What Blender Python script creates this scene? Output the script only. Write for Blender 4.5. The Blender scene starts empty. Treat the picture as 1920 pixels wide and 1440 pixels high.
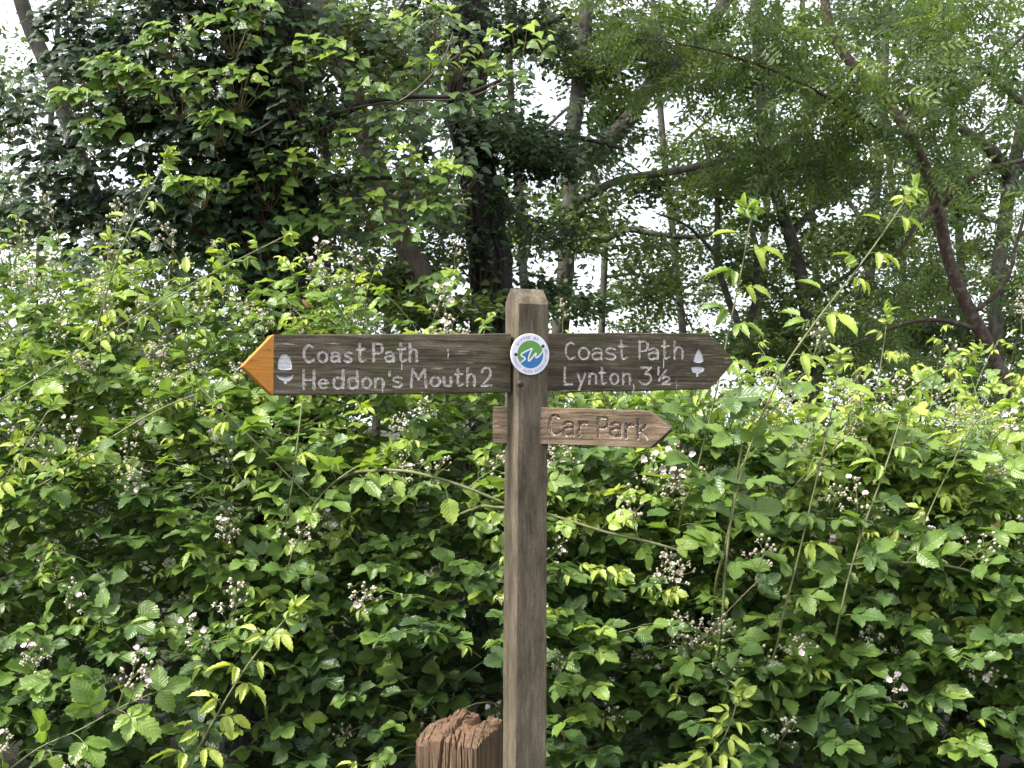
import bpy, math, random
import numpy as np
from mathutils import Matrix, Vector
from mathutils.geometry import tessellate_polygon

rng = np.random.default_rng(11)
random.seed(11)
R = math.radians
scene = bpy.context.scene
COL = scene.collection

# ------------------------------------------------------------------ camera
FPX = 2058.7                       # focal length in photo pixels (1920 wide)
PITCH = math.atan(40 / FPX)
CAM = np.array([0.0, 0.0, 1.60])
cd = bpy.data.cameras.new('camera'); cam = bpy.data.objects.new('camera', cd); COL.objects.link(cam)
cam.location = CAM; cam.rotation_euler = (R(90) + PITCH, 0, 0)
cd.sensor_width = 36; cd.lens = 36 * FPX / 1920; cd.clip_start = 0.05; cd.clip_end = 2000
cd.dof.use_dof = True; cd.dof.focus_distance = 2.86; cd.dof.aperture_fstop = 15
scene.camera = cam

# ------------------------------------------------------------------ light
SUN_L = Vector((-0.60, -0.25, 0.77)).normalized()
world = bpy.data.worlds.new('World'); scene.world = world; world.use_nodes = True
wt = world.node_tree; wt.nodes.clear()
wo = wt.nodes.new('ShaderNodeOutputWorld'); wb = wt.nodes.new('ShaderNodeBackground')
sk = wt.nodes.new('ShaderNodeTexSky'); sk.sky_type = 'NISHITA'; sk.sun_disc = False
sk.sun_elevation = math.asin(SUN_L.z); sk.sun_rotation = math.atan2(SUN_L.x, SUN_L.y)
sk.dust_density = 3.0; sk.air_density = 1.0
wn = wt.nodes.new('ShaderNodeTexNoise'); wn.inputs['Scale'].default_value = 2.2; wn.inputs['Detail'].default_value = 6
wr = wt.nodes.new('ShaderNodeMapRange'); wr.inputs['From Min'].default_value = .3; wr.inputs['From Max'].default_value = .62
wr.inputs['To Min'].default_value = .62; wr.inputs['To Max'].default_value = 1.0
wm = wt.nodes.new('ShaderNodeMix'); wm.data_type = 'RGBA'
wm.inputs[7].default_value = (6.3, 6.6, 7.0, 1)          # cloud cover
wt.links.new(wn.outputs['Fac'], wr.inputs['Value']); wt.links.new(wr.outputs['Result'], wm.inputs[0])
wt.links.new(sk.outputs['Color'], wm.inputs[6]); wt.links.new(wm.outputs[2], wb.inputs['Color'])
wb.inputs['Strength'].default_value = 0.15
wt.links.new(wb.outputs['Background'], wo.inputs['Surface'])
sd = bpy.data.lights.new('sun', 'SUN'); sd.energy = 4.6; sd.angle = R(12); sd.color = (1, .95, .86)
sun = bpy.data.objects.new('sun', sd); COL.objects.link(sun)
sun.rotation_euler = SUN_L.to_track_quat('Z', 'Y').to_euler(); sun.location = (-3, -2, 6)
scene.view_settings.view_transform = 'Standard'; scene.view_settings.look = 'None'
scene.view_settings.gamma = 1; scene.view_settings.use_curve_mapping = False
scene.view_settings.exposure = 1.15
cy = scene.cycles
cy.use_denoising = True; cy.use_light_tree = False; cy.max_bounces = 5; cy.diffuse_bounces = 3; cy.transmission_bounces = 3; cy.glossy_bounces = 1
cy.transparent_max_bounces = 4; cy.use_adaptive_sampling = True; cy.adaptive_threshold = 0.015

# ------------------------------------------------------------------ helpers
def ray(px, py):
    a = (px - 960) / FPX; b = (720 - py) / FPX
    c, s = math.cos(PITCH), math.sin(PITCH)
    return np.array([a, c - b * s, s + b * c])
def P(px, py, Y):
    d = ray(px, py); return CAM + d * (Y / d[1])
def norm(v):
    v = np.asarray(v, float); return v / (np.linalg.norm(v, axis=-1, keepdims=True) + 1e-12)
def project(p):
    """world points (N,3) -> photo pixel x, y and depth"""
    q = np.asarray(p) - CAM; c, s = math.cos(PITCH), math.sin(PITCH)
    dep = q[:, 1] * c + q[:, 2] * s; up = -q[:, 1] * s + q[:, 2] * c
    return 960 + FPX * q[:, 0] / dep, 720 - FPX * up / dep, dep
def hash3(i, j, k, seed=0):
    h = (i * 374761393 + j * 668265263 + k * 2147483647 + seed * 974634731) & 0xffffffff
    h = ((h ^ (h >> 13)) * 1274126177) & 0xffffffff
    return ((h ^ (h >> 16)) & 0xffff) / 65535.0
def vnoise(x, y, z=0.0, seed=0):
    x, y, z = np.broadcast_arrays(np.asarray(x, float), np.asarray(y, float), np.asarray(z, float))
    i, j, k = (np.floor(t).astype(np.int64) for t in (x, y, z))
    f, g, h = x - i, y - j, z - k
    f, g, h = (t * t * (3 - 2 * t) for t in (f, g, h))
    r = 0
    for a in (0, 1):
        for b in (0, 1):
            for c in (0, 1):
                r = r + hash3(i + a, j + b, k + c, seed) * (f if a else 1 - f) * (g if b else 1 - g) * (h if c else 1 - h)
    return r * 2 - 1
def fbm(x, y, z=0.0, seed=0, o=4):
    r, a = 0, .5
    for q in range(o):
        r = r + a * vnoise(np.asarray(x) * 2 ** q, np.asarray(y) * 2 ** q, np.asarray(z) * 2 ** q, seed + q); a *= .5
    return r

class MB:
    """collects vertices, faces and the leaf attribute; build() links them as ONE mesh object"""
    def __init__(s): s.V = []; s.F = []; s.A = []; s.M = []; s.n = 0
    def add(s, V, F, A=None, m=0):
        V = np.asarray(V, float).reshape(-1, 3)
        if not isinstance(F, list): F = [F]
        for f in F:
            f = np.asarray(f, np.int64)
            if f.size: s.F.append(f + s.n); s.M.append(np.full(len(f), m))
        s.V.append(V); s.A.append(np.zeros((len(V), 3)) if A is None else np.asarray(A, float).reshape(-1, 3)); s.n += len(V)
        return s
    def mesh(s, name, mats, smooth=True):
        V = np.concatenate(s.V); A = np.concatenate(s.A)
        me = bpy.data.meshes.new(name)
        tot = np.concatenate([np.full(len(f), f.shape[1]) for f in s.F])
        li = np.concatenate([f.ravel() for f in s.F]); mi = np.concatenate(s.M)
        me.vertices.add(len(V)); me.vertices.foreach_set('co', V.astype(np.float32).ravel())
        me.loops.add(len(li)); me.loops.foreach_set('vertex_index', li.astype(np.int32))
        me.polygons.add(len(tot)); st = np.concatenate([[0], np.cumsum(tot)[:-1]])
        me.polygons.foreach_set('loop_start', st.astype(np.int32))
        me.polygons.foreach_set('material_index', mi.astype(np.int32))
        me.polygons.foreach_set('use_smooth', np.full(len(tot), smooth))
        at = me.attributes.new('leaf', 'FLOAT_VECTOR', 'POINT'); at.data.foreach_set('vector', A.astype(np.float32).ravel())
        for m in (mats if isinstance(mats, (list, tuple)) else [mats]): me.materials.append(m)
        me.update(calc_edges=True)
        return me
    def build(s, name, mats, parent=None, smooth=True):
        return link(name, s.mesh(name, mats, smooth), parent)
def link(name, me, parent=None, mw=None):
    o = bpy.data.objects.new(name, me); COL.objects.link(o)
    if parent is not None: o.parent = parent
    if mw is not None: o.matrix_basis = Matrix(mw.tolist())
    return o
def tag(o, label=None, cat=None, group=None, kind=None):
    if label: o['label'] = label
    if cat: o['category'] = cat
    if group: o['group'] = group
    if kind: o['kind'] = kind
    return o
def thing(name, label, cat, loc=(0, 0, 0), group=None):
    o = bpy.data.objects.new(name, None); COL.objects.link(o); o.location = loc
    o.empty_display_size = .1
    return tag(o, label, cat, group)

def tubes(Pts, Rad, k=5):
    """N polylines of M points -> verts, quads (no caps; ends pinch by radius)"""
    Pts = np.asarray(Pts, float); Rad = np.asarray(Rad, float)
    if Pts.ndim == 2: Pts = Pts[None]; Rad = Rad[None]
    N, M, _ = Pts.shape
    T = norm(np.gradient(Pts, axis=1))
    mean = norm(Pts[:, -1] - Pts[:, 0])
    ref = np.where(np.abs(mean[:, 2:3]) > .75, np.array([[1., .13, 0]]), np.array([[.1, .05, 1.]]))[:, None, :]
    n = norm(np.cross(T, np.broadcast_to(ref, T.shape))); b = np.cross(T, n)
    a = np.arange(k) / k * 2 * np.pi
    V = Pts[:, :, None, :] + Rad[:, :, None, None] * (n[:, :, None, :] * np.cos(a)[None, None, :, None] + b[:, :, None, :] * np.sin(a)[None, None, :, None])
    idx = np.arange(N * M * k).reshape(N, M, k)
    q = np.stack([idx[:, :-1], np.roll(idx, -1, 2)[:, :-1], np.roll(idx, -1, 2)[:, 1:], idx[:, 1:]], -1).reshape(-1, 4)
    return V.reshape(-1, 3), q
def chaikin(p, it=2, closed=False):
    p = np.asarray(p, float)
    for _ in range(it):
        a = p[:-1] * .75 + p[1:] * .25; b = p[:-1] * .25 + p[1:] * .75
        q = np.empty((2 * len(a), p.shape[1])); q[0::2] = a; q[1::2] = b
        p = np.vstack([p[:1], q, p[-1:]])
    return p
def resample(p, n):
    p = np.asarray(p, float); d = np.r_[0, np.cumsum(np.linalg.norm(np.diff(p, axis=0), axis=1))]
    t = np.linspace(0, d[-1], n); return np.stack([np.interp(t, d, p[:, i]) for i in range(p.shape[1])], 1)
def frames(x, z):
    """rotation matrices (N,3,3) with first axis x and third axis near z"""
    x = norm(x); z = norm(z - x * np.sum(x * z, -1, keepdims=True)); y = np.cross(z, x)
    return np.stack([x, y, z], -1)

# ------------------------------------------------------------------ materials
def nt(name):
    m = bpy.data.materials.new(name); m.use_nodes = True; t = m.node_tree
    b = t.nodes['Principled BSDF']; return m, t, b
def N(t, kind, ins=None, **props):
    n = t.nodes.new('ShaderNode' + kind)
    for k, v in props.items(): setattr(n, k, v)
    for k, v in (ins or {}).items():
        if isinstance(v, bpy.types.NodeSocket): t.links.new(v, n.inputs[k])
        else: n.inputs[k].default_value = v
    return n
def math_(t, op, a, b=None, c=None, clamp=False):
    n = t.nodes.new('ShaderNodeMath'); n.operation = op; n.use_clamp = clamp
    for i, v in enumerate((a, b, c)):
        if v is None: continue
        if isinstance(v, bpy.types.NodeSocket): t.links.new(v, n.inputs[i])
        else: n.inputs[i].default_value = v
    return n.outputs[0]
def ramp(t, fac, stops):
    n = t.nodes.new('ShaderNodeValToRGB'); e = n.color_ramp.elements
    while len(e) < len(stops): e.new(.5)
    for i, (p, c) in enumerate(stops): e[i].position = p; e[i].color = (*c, 1) if len(c) == 3 else c
    t.links.new(fac, n.inputs[0]); return n.outputs[0]
def mixc(t, fac, a, b, mode='MIX'):
    n = t.nodes.new('ShaderNodeMix'); n.data_type = 'RGBA'; n.blend_type = mode
    for i, v in ((0, fac), (6, a), (7, b)):
        if isinstance(v, bpy.types.NodeSocket): t.links.new(v, n.inputs[i])
        else: n.inputs[i].default_value = v if i == 0 else (*v, 1)
    return n.outputs[2]
def noise(t, vec, scale, detail=4, rough=.55, out='Fac'):
    n = N(t, 'TexNoise', {'Vector': vec, 'Scale': scale, 'Detail': detail, 'Roughness': rough}); return n.outputs[out]
def mapping(t, vec, sc, rot=(0, 0, 0)):
    return N(t, 'Mapping', {'Vector': vec, 'Scale': sc, 'Rotation': rot}).outputs[0]
def bump(t, b, h, strength=.4, dist=.002):
    n = N(t, 'Bump', {'Height': h, 'Strength': strength, 'Distance': dist}); t.links.new(n.outputs[0], b.inputs['Normal']); return n

def leaf_mat(name, stops, rough=.45, trans=.35, vein=.35, spec=.5, under=(.14, .2, .09), nside=7.0, tcol=(1.5, 1.55, .7)):
    m, t, b = nt(name)
    at = N(t, 'Attribute', attribute_name='leaf'); sx = N(t, 'SeparateXYZ', {0: at.outputs['Vector']})
    u, v, ti = sx.outputs
    oi = N(t, 'ObjectInfo'); geo = N(t, 'NewGeometry'); tc = N(t, 'TexCoord')
    nz = noise(t, geo.outputs['Position'], 45, 3)
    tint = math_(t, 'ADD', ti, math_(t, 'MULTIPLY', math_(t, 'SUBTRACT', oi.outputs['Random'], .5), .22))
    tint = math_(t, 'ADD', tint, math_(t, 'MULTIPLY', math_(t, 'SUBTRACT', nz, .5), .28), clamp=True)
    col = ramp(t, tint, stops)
    au = math_(t, 'ABSOLUTE', u)
    ph = math_(t, 'SUBTRACT', math_(t, 'MULTIPLY', v, nside), math_(t, 'MULTIPLY', au, 2.0))
    fr = math_(t, 'FRACT', ph); tri = math_(t, 'ABSOLUTE', math_(t, 'SUBTRACT', fr, .5))
    side = math_(t, 'SUBTRACT', 1, math_(t, 'MULTIPLY', tri, 7.0), clamp=True)
    mid = math_(t, 'SUBTRACT', 1, math_(t, 'MULTIPLY', au, 11.0), clamp=True)
    vn = math_(t, 'MAXIMUM', math_(t, 'MULTIPLY', side, .6), mid)
    lite = mixc(t, 1.0, col, (1.5, 1.45, 1.5), 'MULTIPLY')
    col = mixc(t, math_(t, 'MULTIPLY', vn, vein), col, lite)
    spots = math_(t, 'GREATER_THAN', nz, .70)
    col = mixc(t, math_(t, 'MULTIPLY', spots, .5), col, (.13, .11, .03))
    colb = mixc(t, .55, col, under)
    colf = mixc(t, geo.outputs['Backfacing'], col, colb)
    t.links.new(colf, b.inputs['Base Color'])
    b.inputs['Specular IOR Level'].default_value = spec
    rr = math_(t, 'ADD', rough, math_(t, 'MULTIPLY', nz, .12)); t.links.new(rr, b.inputs['Roughness'])
    hh = math_(t, 'ADD', math_(t, 'MULTIPLY', tri, 1.0), math_(t, 'MULTIPLY', mid, -.8))
    bp = bump(t, b, hh, .55, .0022)
    tr = N(t, 'BsdfTranslucent', {'Color': mixc(t, 1.0, col, tcol, 'MULTIPLY')})
    t.links.new(bp.outputs[0], tr.inputs['Normal'])
    mx = N(t, 'MixShader', {0: trans, 1: b.outputs[0], 2: tr.outputs[0]})
    t.links.new(mx.outputs[0], t.nodes['Material Output'].inputs['Surface'])
    return m
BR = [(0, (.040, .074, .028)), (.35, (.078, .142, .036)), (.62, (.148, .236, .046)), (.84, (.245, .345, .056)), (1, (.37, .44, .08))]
M_bramble = leaf_mat('bramble_leaf_green', BR, rough=.34, trans=.34, spec=.6)
M_ivy = leaf_mat('ivy_leaf_green', [(0, (.016, .034, .016)), (.35, (.030, .060, .020)), (.66, (.085, .155, .024)), (1, (.26, .36, .04))], rough=.36, trans=.34, vein=.25, nside=4.0, spec=.45)
M_tree = leaf_mat('oak_leaf_green', [(0, (.026, .046, .016)), (.5, (.068, .106, .024)), (1, (.155, .205, .04))], rough=.5, trans=.42, vein=.1)
M_pinnate = leaf_mat('rowan_leaf_green', [(0, (.034, .062, .022)), (.5, (.074, .122, .030)), (1, (.15, .21, .042))], rough=.5, trans=.42, vein=.1)
M_yew = leaf_mat('evergreen_leaf', [(0, (.012, .03, .012)), (.5, (.03, .06, .02)), (1, (.07, .11, .03))], rough=.5, trans=.25, vein=.0)

def stem_mat(name, a, b_, scale=60):
    m, t, b = nt(name); g = N(t, 'NewGeometry').outputs['Position']
    t.links.new(ramp(t, noise(t, g, scale), [(.3, a), (.7, b_)]), b.inputs['Base Color']); b.inputs['Roughness'].default_value = .6
    return m
M_stem = stem_mat('bramble_stem_green', (.085, .115, .036), (.17, .17, .07))
M_stem_red = stem_mat('bramble_stem_brown', (.10, .06, .035), (.17, .13, .06))
M_bud = stem_mat('bramble_bud_cream', (.26, .25, .16), (.47, .41, .33), 200)
M_petal = stem_mat('bramble_petal_pink', (.70, .56, .58), (.78, .70, .70), 90)
M_twig = stem_mat('twig_bark', (.035, .028, .02), (.09, .075, .055), 30)
M_dead = stem_mat('dead_leaf_brown', (.16, .06, .03), (.25, .12, .06), 40)

def bark_mat(name, dark, mid, lichen, lich=.5, vs=14):
    m, t, b = nt(name); tc = N(t, 'NewGeometry').outputs['Position']
    g = noise(t, mapping(t, tc, (1, 1, .22)), vs * 3, 6, .65); big = noise(t, tc, vs * .5, 4)
    col = ramp(t, g, [(.3, dark), (.68, mid)])
    lm = math_(t, 'MULTIPLY', math_(t, 'SUBTRACT', noise(t, tc, vs, 5), .5), 6, clamp=True)
    col = mixc(t, math_(t, 'MULTIPLY', lm, lich), col, lichen)
    t.links.new(col, b.inputs['Base Color']); b.inputs['Roughness'].default_value = .85
    bump(t, b, math_(t, 'ADD', g, big), .8, .012); return m
M_bark_dark = bark_mat('bark_dark_ivy', (.006, .0045, .0035), (.022, .016, .012), (.02, .021, .012), .4)
M_bark_brown = bark_mat('bark_brown', (.018, .012, .008), (.062, .041, .029), (.07, .072, .042), .4)
M_bark_lichen = bark_mat('bark_lichen', (.022, .019, .015), (.066, .057, .045), (.115, .118, .082), .6)
M_bark_red = bark_mat('bark_red_brown', (.024, .014, .010), (.078, .046, .032), (.16, .15, .115), .6, 24)

def wood_mat(name, dark, mid, pale, axis, algae=.4, flake=.25, warm=None):
    """weathered timber: grain runs along axis (0 = x, 2 = z) of the object's own space"""
    m, t, b = nt(name); o = N(t, 'TexCoord').outputs['Object']
    s1 = [26, 26, 26]; s1[axis] = 1.3; s2 = [150, 150, 150]; s2[axis] = 5; s3 = [60, 60, 60]; s3[axis] = 7
    wob = N(t, 'MixRGB', {0: .03, 1: o, 2: noise(t, mapping(t, o, (6, 6, 6)), 1.0, 2, .5, 'Color')}).outputs[0]
    g1 = noise(t, mapping(t, wob, s1), 1, 5, .6); g2 = noise(t, mapping(t, wob, s2), 1, 4, .7); g3 = noise(t, mapping(t, o, s3), 1, 4, .6)
    g = math_(t, 'ADD', math_(t, 'MULTIPLY', g1, .5), math_(t, 'MULTIPLY', g2, .5))
    col = ramp(t, g, [(.34, dark), (.5, mid), (.66, pale)])
    s4 = [34, 34, 34]; s4[axis] = 9
    blot = noise(t, mapping(t, o, s4), 1, 5, .65); fine = noise(t, o, 320, 3, .6)
    col = mixc(t, 1.0, col, ramp(t, blot, [(.30, (.45, .43, .40)), (.52, (1, 1, 1)), (.74, (1.45, 1.42, 1.36))]), 'MULTIPLY')
    col = mixc(t, 1.0, col, ramp(t, fine, [(.25, (.66, .66, .66)), (.75, (1.3, 1.3, 1.3))]), 'MULTIPLY')
    big = noise(t, o, 9, 4)
    col = mixc(t, math_(t, 'MULTIPLY', math_(t, 'SUBTRACT', big, .46), 5 * algae, clamp=True), col, (.055, .062, .022))
    fl = math_(t, 'MULTIPLY', math_(t, 'SUBTRACT', g3, .645), 18, clamp=True)
    col = mixc(t, math_(t, 'MULTIPLY', fl, flake), col, (.34, .30, .25))
    if warm: col = mixc(t, math_(t, 'MULTIPLY', math_(t, 'SUBTRACT', noise(t, o, 5, 3), .4), 3, clamp=True), col, warm)
    t.links.new(col, b.inputs['Base Color']); b.inputs['Roughness'].default_value = .85; b.inputs['Specular IOR Level'].default_value = .25
    bump(t, b, math_(t, 'ADD', math_(t, 'ADD', math_(t, 'MULTIPLY', g2, 1), math_(t, 'MULTIPLY', g1, .7)), math_(t, 'MULTIPLY', fine, .35)), .75, .004); return m
M_post = wood_mat('post_timber', (.074, .058, .041), (.112, .090, .064), (.165, .136, .100), 2, .30, .08)
M_board = wood_mat('finger_board_timber', (.029, .020, .014), (.078, .059, .042), (.165, .134, .100), 0, .5, .9)
M_board2 = wood_mat('car_park_board_timber', (.060, .038, .024), (.130, .092, .062), (.21, .162, .118), 0, .2, .35)
M_stump = wood_mat('rotten_post_timber', (.034, .021, .014), (.120, .076, .050), (.24, .170, .118), 2, .25, .2, (.145, .083, .051))

def paint_mat(name, col, wear, wood, thr=.5, scale=220, grain=(1, 1, 1), rough=.6):
    m, t, b = nt(name); o = N(t, 'TexCoord').outputs['Object']
    n = noise(t, mapping(t, o, grain), scale, 5, .7)
    f = math_(t, 'MULTIPLY', math_(t, 'SUBTRACT', n, thr), 9, clamp=True)
    c = mixc(t, math_(t, 'MULTIPLY', noise(t, o, 40, 4), .45), col, tuple(x * .62 for x in col))
    t.links.new(mixc(t, math_(t, 'MULTIPLY', f, wear), c, wood), b.inputs['Base Color'])
    b.inputs['Roughness'].default_value = rough; bump(t, b, n, .3, .001); return m
M_letter = paint_mat('routed_letter_white', (.64, .60, .56), .9, (.12, .088, .062), .49, 150)
M_letter2 = paint_mat('routed_letter_bare', (.42, .35, .29), 1.0, (.070, .043, .029), .425)
M_acorn = paint_mat('acorn_white_paint', (.54, .53, .55), .7, (.2, .17, .15), .55)
M_orange = paint_mat('arrow_tip_orange', (.43, .165, .008), .75, (.17, .075, .016), .56, 38, (1, 1, 2.2))
M_white = paint_mat('badge_white', (.70, .69, .76), .0, (.5, .5, .5))
def flat(name, c, rough=.45, metal=0):
    m, t, b = nt(name); g = N(t, 'TexCoord').outputs['Object']
    t.links.new(mixc(t, math_(t, 'MULTIPLY', noise(t, g, 120, 3), .3), c, tuple(x * .7 for x in c)), b.inputs['Base Color'])
    b.inputs['Roughness'].default_value = rough; b.inputs['Metallic'].default_value = metal; return m
M_green = flat('badge_green', (.085, .25, .035)); M_blue = flat('badge_blue', (.010, .13, .36)); M_ink = flat('badge_ink', (.22, .23, .36))
M_screw = flat('screw_black', (.012, .014, .01), .5); M_rust = flat('bolt_rust', (.035, .024, .02), .7)

# ------------------------------------------------------------------ ground
m_soil, t, b = nt('woodland_soil'); g = N(t, 'NewGeometry').outputs['Position']
t.links.new(ramp(t, noise(t, g, 6, 7, .7), [(.3, (.008, .006, .004)), (.55, (.022, .016, .010)), (.72, (.020, .026, .009))]), b.inputs['Base Color'])
b.inputs['Roughness'].default_value = .95; bump(t, b, noise(t, g, 22, 6, .7), 1, .05)
gx = np.r_[-400, -150, -60, np.linspace(-25, 25, 90), 60, 150, 400]; gy = np.r_[-60, -20, np.linspace(-8, 40, 110), 60, 100, 180, 320, 600]
GX, GY = np.meshgrid(gx, gy)
def ground_z(x, y):
    return np.where(y > 6, -np.minimum((np.maximum(y, 6) - 6) * .34, 9.5), 0) + .10 * fbm(x * .7, y * .7, 0, 5) * np.clip((y - 2) / 2, .2, 1)
GZ = ground_z(GX, GY); ny, nx = GX.shape; ii = np.arange(nx * ny).reshape(ny, nx)
gq = np.stack([ii[:-1, :-1], ii[:-1, 1:], ii[1:, 1:], ii[1:, :-1]], -1).reshape(-1, 4)
tag(MB().add(np.stack([GX, GY, GZ], -1), gq).build('ground', m_soil), kind='structure')

# ------------------------------------------------------------------ signpost
TH = R(21.5)
H = .0456
sign = thing('signpost', 'weathered square timber signpost with three pointed finger boards and round badge', 'signpost', (.0285, 2.90, 0))
sign.rotation_euler = (0, R(.35), TH)
bpy.context.view_layer.update()
MS = np.array(sign.matrix_basis)
def plane_hit(px, py, Ml, yoff):
    """photo pixel -> (u, z) on the plane y = yoff of the frame Ml (4x4 to world)"""
    Mi = np.linalg.inv(Ml); o = Mi[:3, :3] @ CAM + Mi[:3, 3]; d = Mi[:3, :3] @ ray(px, py)
    q = o + d * ((yoff - o[1]) / d[1]); return q[0], q[2]

# --- post: square shaft with gabled top
def make_post():
    n = 14; h = H; c = .006
    side = np.linspace(-h + c, h - c, n); ring = []
    ring += [(x, -h) for x in side]; ring += [(h, y) for y in side]; ring += [(x, h) for x in side[::-1]]; ring += [(-h, y) for y in side[::-1]]
    ring = np.array(ring); K = len(ring)
    zr = plane_hit(982, 541, MS, 0)[1]
    ztop = zr - np.abs(ring[:, 1]) * .98
    L = 150; lv = np.linspace(0, 1, L) ** .9
    V = []
    for a in lv:
        z = -.35 + a * (ztop + .35)
        tw = R(-2.5) * (1 - np.clip(z / 1.9, 0, 1))
        ang = np.arctan2(ring[:, 1], ring[:, 0])
        d = .0011 * fbm(ang * 9, z * 2.2, 0, 3) + .0016 * vnoise(ang * 26, z * .9, 0, 9) * (vnoise(ang * 5, z * 1.5, 0, 4) > .1)
        d -= .004 * np.clip(1 - np.abs(ring[:, 0] - .006 - .004 * vnoise(z * 3, 0, 0, 7)) / .0016, 0, 1) * (ring[:, 1] < -h * .9) * np.clip(vnoise(z * 1.7, 3, 0, 2) * 3, 0, 1)
        s = 1 + d / h * (1 if a < 1 else 1)
        x, y = ring[:, 0] * s, ring[:, 1] * s
        V.append(np.stack([x * np.cos(tw) - y * np.sin(tw), x * np.sin(tw) + y * np.cos(tw), z], 1))
    V = np.array(V); idx = np.arange(L * K).reshape(L, K)
    q = np.stack([idx[:-1], np.roll(idx, -1, 1)[:-1], np.roll(idx, -1, 1)[1:], idx[1:]], -1).reshape(-1, 4)
    mb = MB(); mb.add(V, q)
    f = V[-1, :n]; bk = V[-1, 2 * n:3 * n][::-1]                     # roof: strips front - ridge - back
    rows = []
    for s in np.linspace(0, 1, 13):
        row = f * (1 - s) + bk * s; row[:, 2] = zr - np.abs(row[:, 1]) * .98 + .0012 * vnoise(row[:, 0] * 120, row[:, 1] * 300, 0, 8) * (0 < s < 1)
        rows.append(row)
    # stretch the strip to the side faces
    rows = np.array(rows); ext = np.linspace(-1, 1, n)
    rows[1:-1, :, 0] += ext[None] * c
    ri = np.arange(13 * n).reshape(13, n)
    mb.add(rows, np.stack([ri[:-1, :-1], ri[:-1, 1:], ri[1:, 1:], ri[1:, :-1]], -1).reshape(-1, 4))
    return mb.build('post', M_post, sign, True)
post = make_post()
post.data.set_sharp_from_angle(angle=R(40))

# --- stroke letters, each in its own unit box
def arc(cx, cy, rx, ry, a0, a1, n=16):
    a = np.radians(np.linspace(a0, a1, n)); return np.stack([cx + rx * np.cos(a), cy + ry * np.sin(a)], 1)
def sm(*p): return chaikin(np.array(p, float), 2)
def ln(*p): return np.array(p, float)
GL = {
 'C': [np.vstack([arc(.52, .5, .5, .5, 52, 300), [[.95, .13]]])],
 'o': [arc(.5, .5, .5, .5, 0, 360, 22)],
 'a': [sm((.08, .84), (.3, 1), (.7, 1), (.93, .82), (.93, .5), (.93, 0)), sm((.93, .56), (.5, .6), (.05, .5), (.0, .25), (.15, 0), (.5, 0), (.93, .16))],
 's': [sm((.95, .9), (.6, 1.02), (.1, .95), (.06, .6), (.5, .52), (.95, .42), (.95, .05), (.4, -.02), (.02, .1))],
 't': [sm((.32, 1), (.32, .6), (.32, .1), (.5, -.02), (.95, .1)), ln((0, .68), (.85, .70))],
 'P': [ln((.12, 0), (.12, 1)), sm((.12, .98), (.6, 1), (1.02, .95), (1.02, .52), (.6, .44), (.12, .44))],
 'h': [ln((.06, 0), (.06, 1)), sm((.06, .42), (.3, .66), (.75, .68), (.97, .5), (.97, 0))],
 'H': [ln((.06, 0), (.06, 1)), ln((.95, 0), (.95, 1)), ln((.06, .5), (.95, .5))],
 'e': [np.vstack([ln((.06, .5), (.95, .54)), arc(.5, .5, .47, .5, 8, 310)])],
 'd': [ln((.95, 0), (.95, 1)), sm((.95, .5), (.6, .6), (.1, .55), (.0, .28), (.15, .0), (.55, -.02), (.95, .12))],
 'n': [ln((.06, 0), (.06, 1)), sm((.06, .7), (.35, 1.02), (.8, 1), (.97, .75), (.97, 0))],
 "'": [ln((.6, 1), (.3, 0))],
 'M': [ln((.04, 0), (.12, 1), (.5, .42), (.88, 1), (.97, 0))],
 'u': [sm((.06, 1), (.06, .25), (.25, -.02), (.7, 0), (.95, .25)), ln((.95, 1), (.95, 0))],
 '2': [sm((.05, .78), (.2, 1.02), (.8, 1.03), (1, .72), (.7, .4), (.0, .0)), ln((.0, .0), (1, .03))],
 'L': [ln((.1, 1), (.1, 0), (.98, .02))],
 'y': [ln((.05, .98), (.45, .42)), ln((.98, 1), (.22, 0))],
 '3': [ln((.1, .98), (.95, .98), (.45, .6)), sm((.45, .6), (.95, .58), (1.02, .2), (.7, -.02), (.3, -.02), (.0, .15))],
 '1': [ln((.5, 0), (.5, 1))], '/': [ln((0, 0), (1, 1))],
 'r': [ln((.08, 0), (.08, 1)), sm((.08, .65), (.35, .98), (.95, .95))],
 'k': [ln((.06, 0), (.06, 1)), ln((.06, .3), (.8, .68)), ln((.3, .42), (.98, 0))],
}
def lay(boxes, ox, oy, k):
    """letter boxes in zoom pixels -> list of strokes in photo pixels"""
    out = []
    for ch, x0, x1, y0, y1 in boxes:
        out.append([])
        for s in GL[ch]:
            out[-1].append(np.stack([ox + k * (x0 + s[:, 0] * (x1 - x0)), oy + k * (y1 - s[:, 1] * (y1 - y0))], 1))
    return out
def seg_dist(U, W, polys):
    d = np.full(U.shape, 1e9)
    for p in polys:
        for (x0, y0), (x1, y1) in zip(p[:-1], p[1:]):
            dx, dy = x1 - x0, y1 - y0; q = dx * dx + dy * dy + 1e-15
            bx = (U > min(x0, x1) - .01) & (U < max(x0, x1) + .01)
            cols = np.where(bx.any(0))[0]
            if not len(cols): continue
            a, e = cols[0], cols[-1] + 1
            tt = np.clip(((U[:, a:e] - x0) * dx + (W[:, a:e] - y0) * dy) / q, 0, 1)
            d[:, a:e] = np.minimum(d[:, a:e], np.hypot(U[:, a:e] - x0 - tt * dx, W[:, a:e] - y0 - tt * dy))
    return d
def inside(U, W, poly):
    c = np.zeros(U.shape, bool); n = len(poly)
    for i in range(n):
        x0, y0 = poly[i]; x1, y1 = poly[(i + 1) % n]
        if y0 == y1: continue
        c ^= ((W < y0) != (W < y1)) & (U < (x1 - x0) * (W - y0) / (y1 - y0) + x0)
    return c

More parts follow.
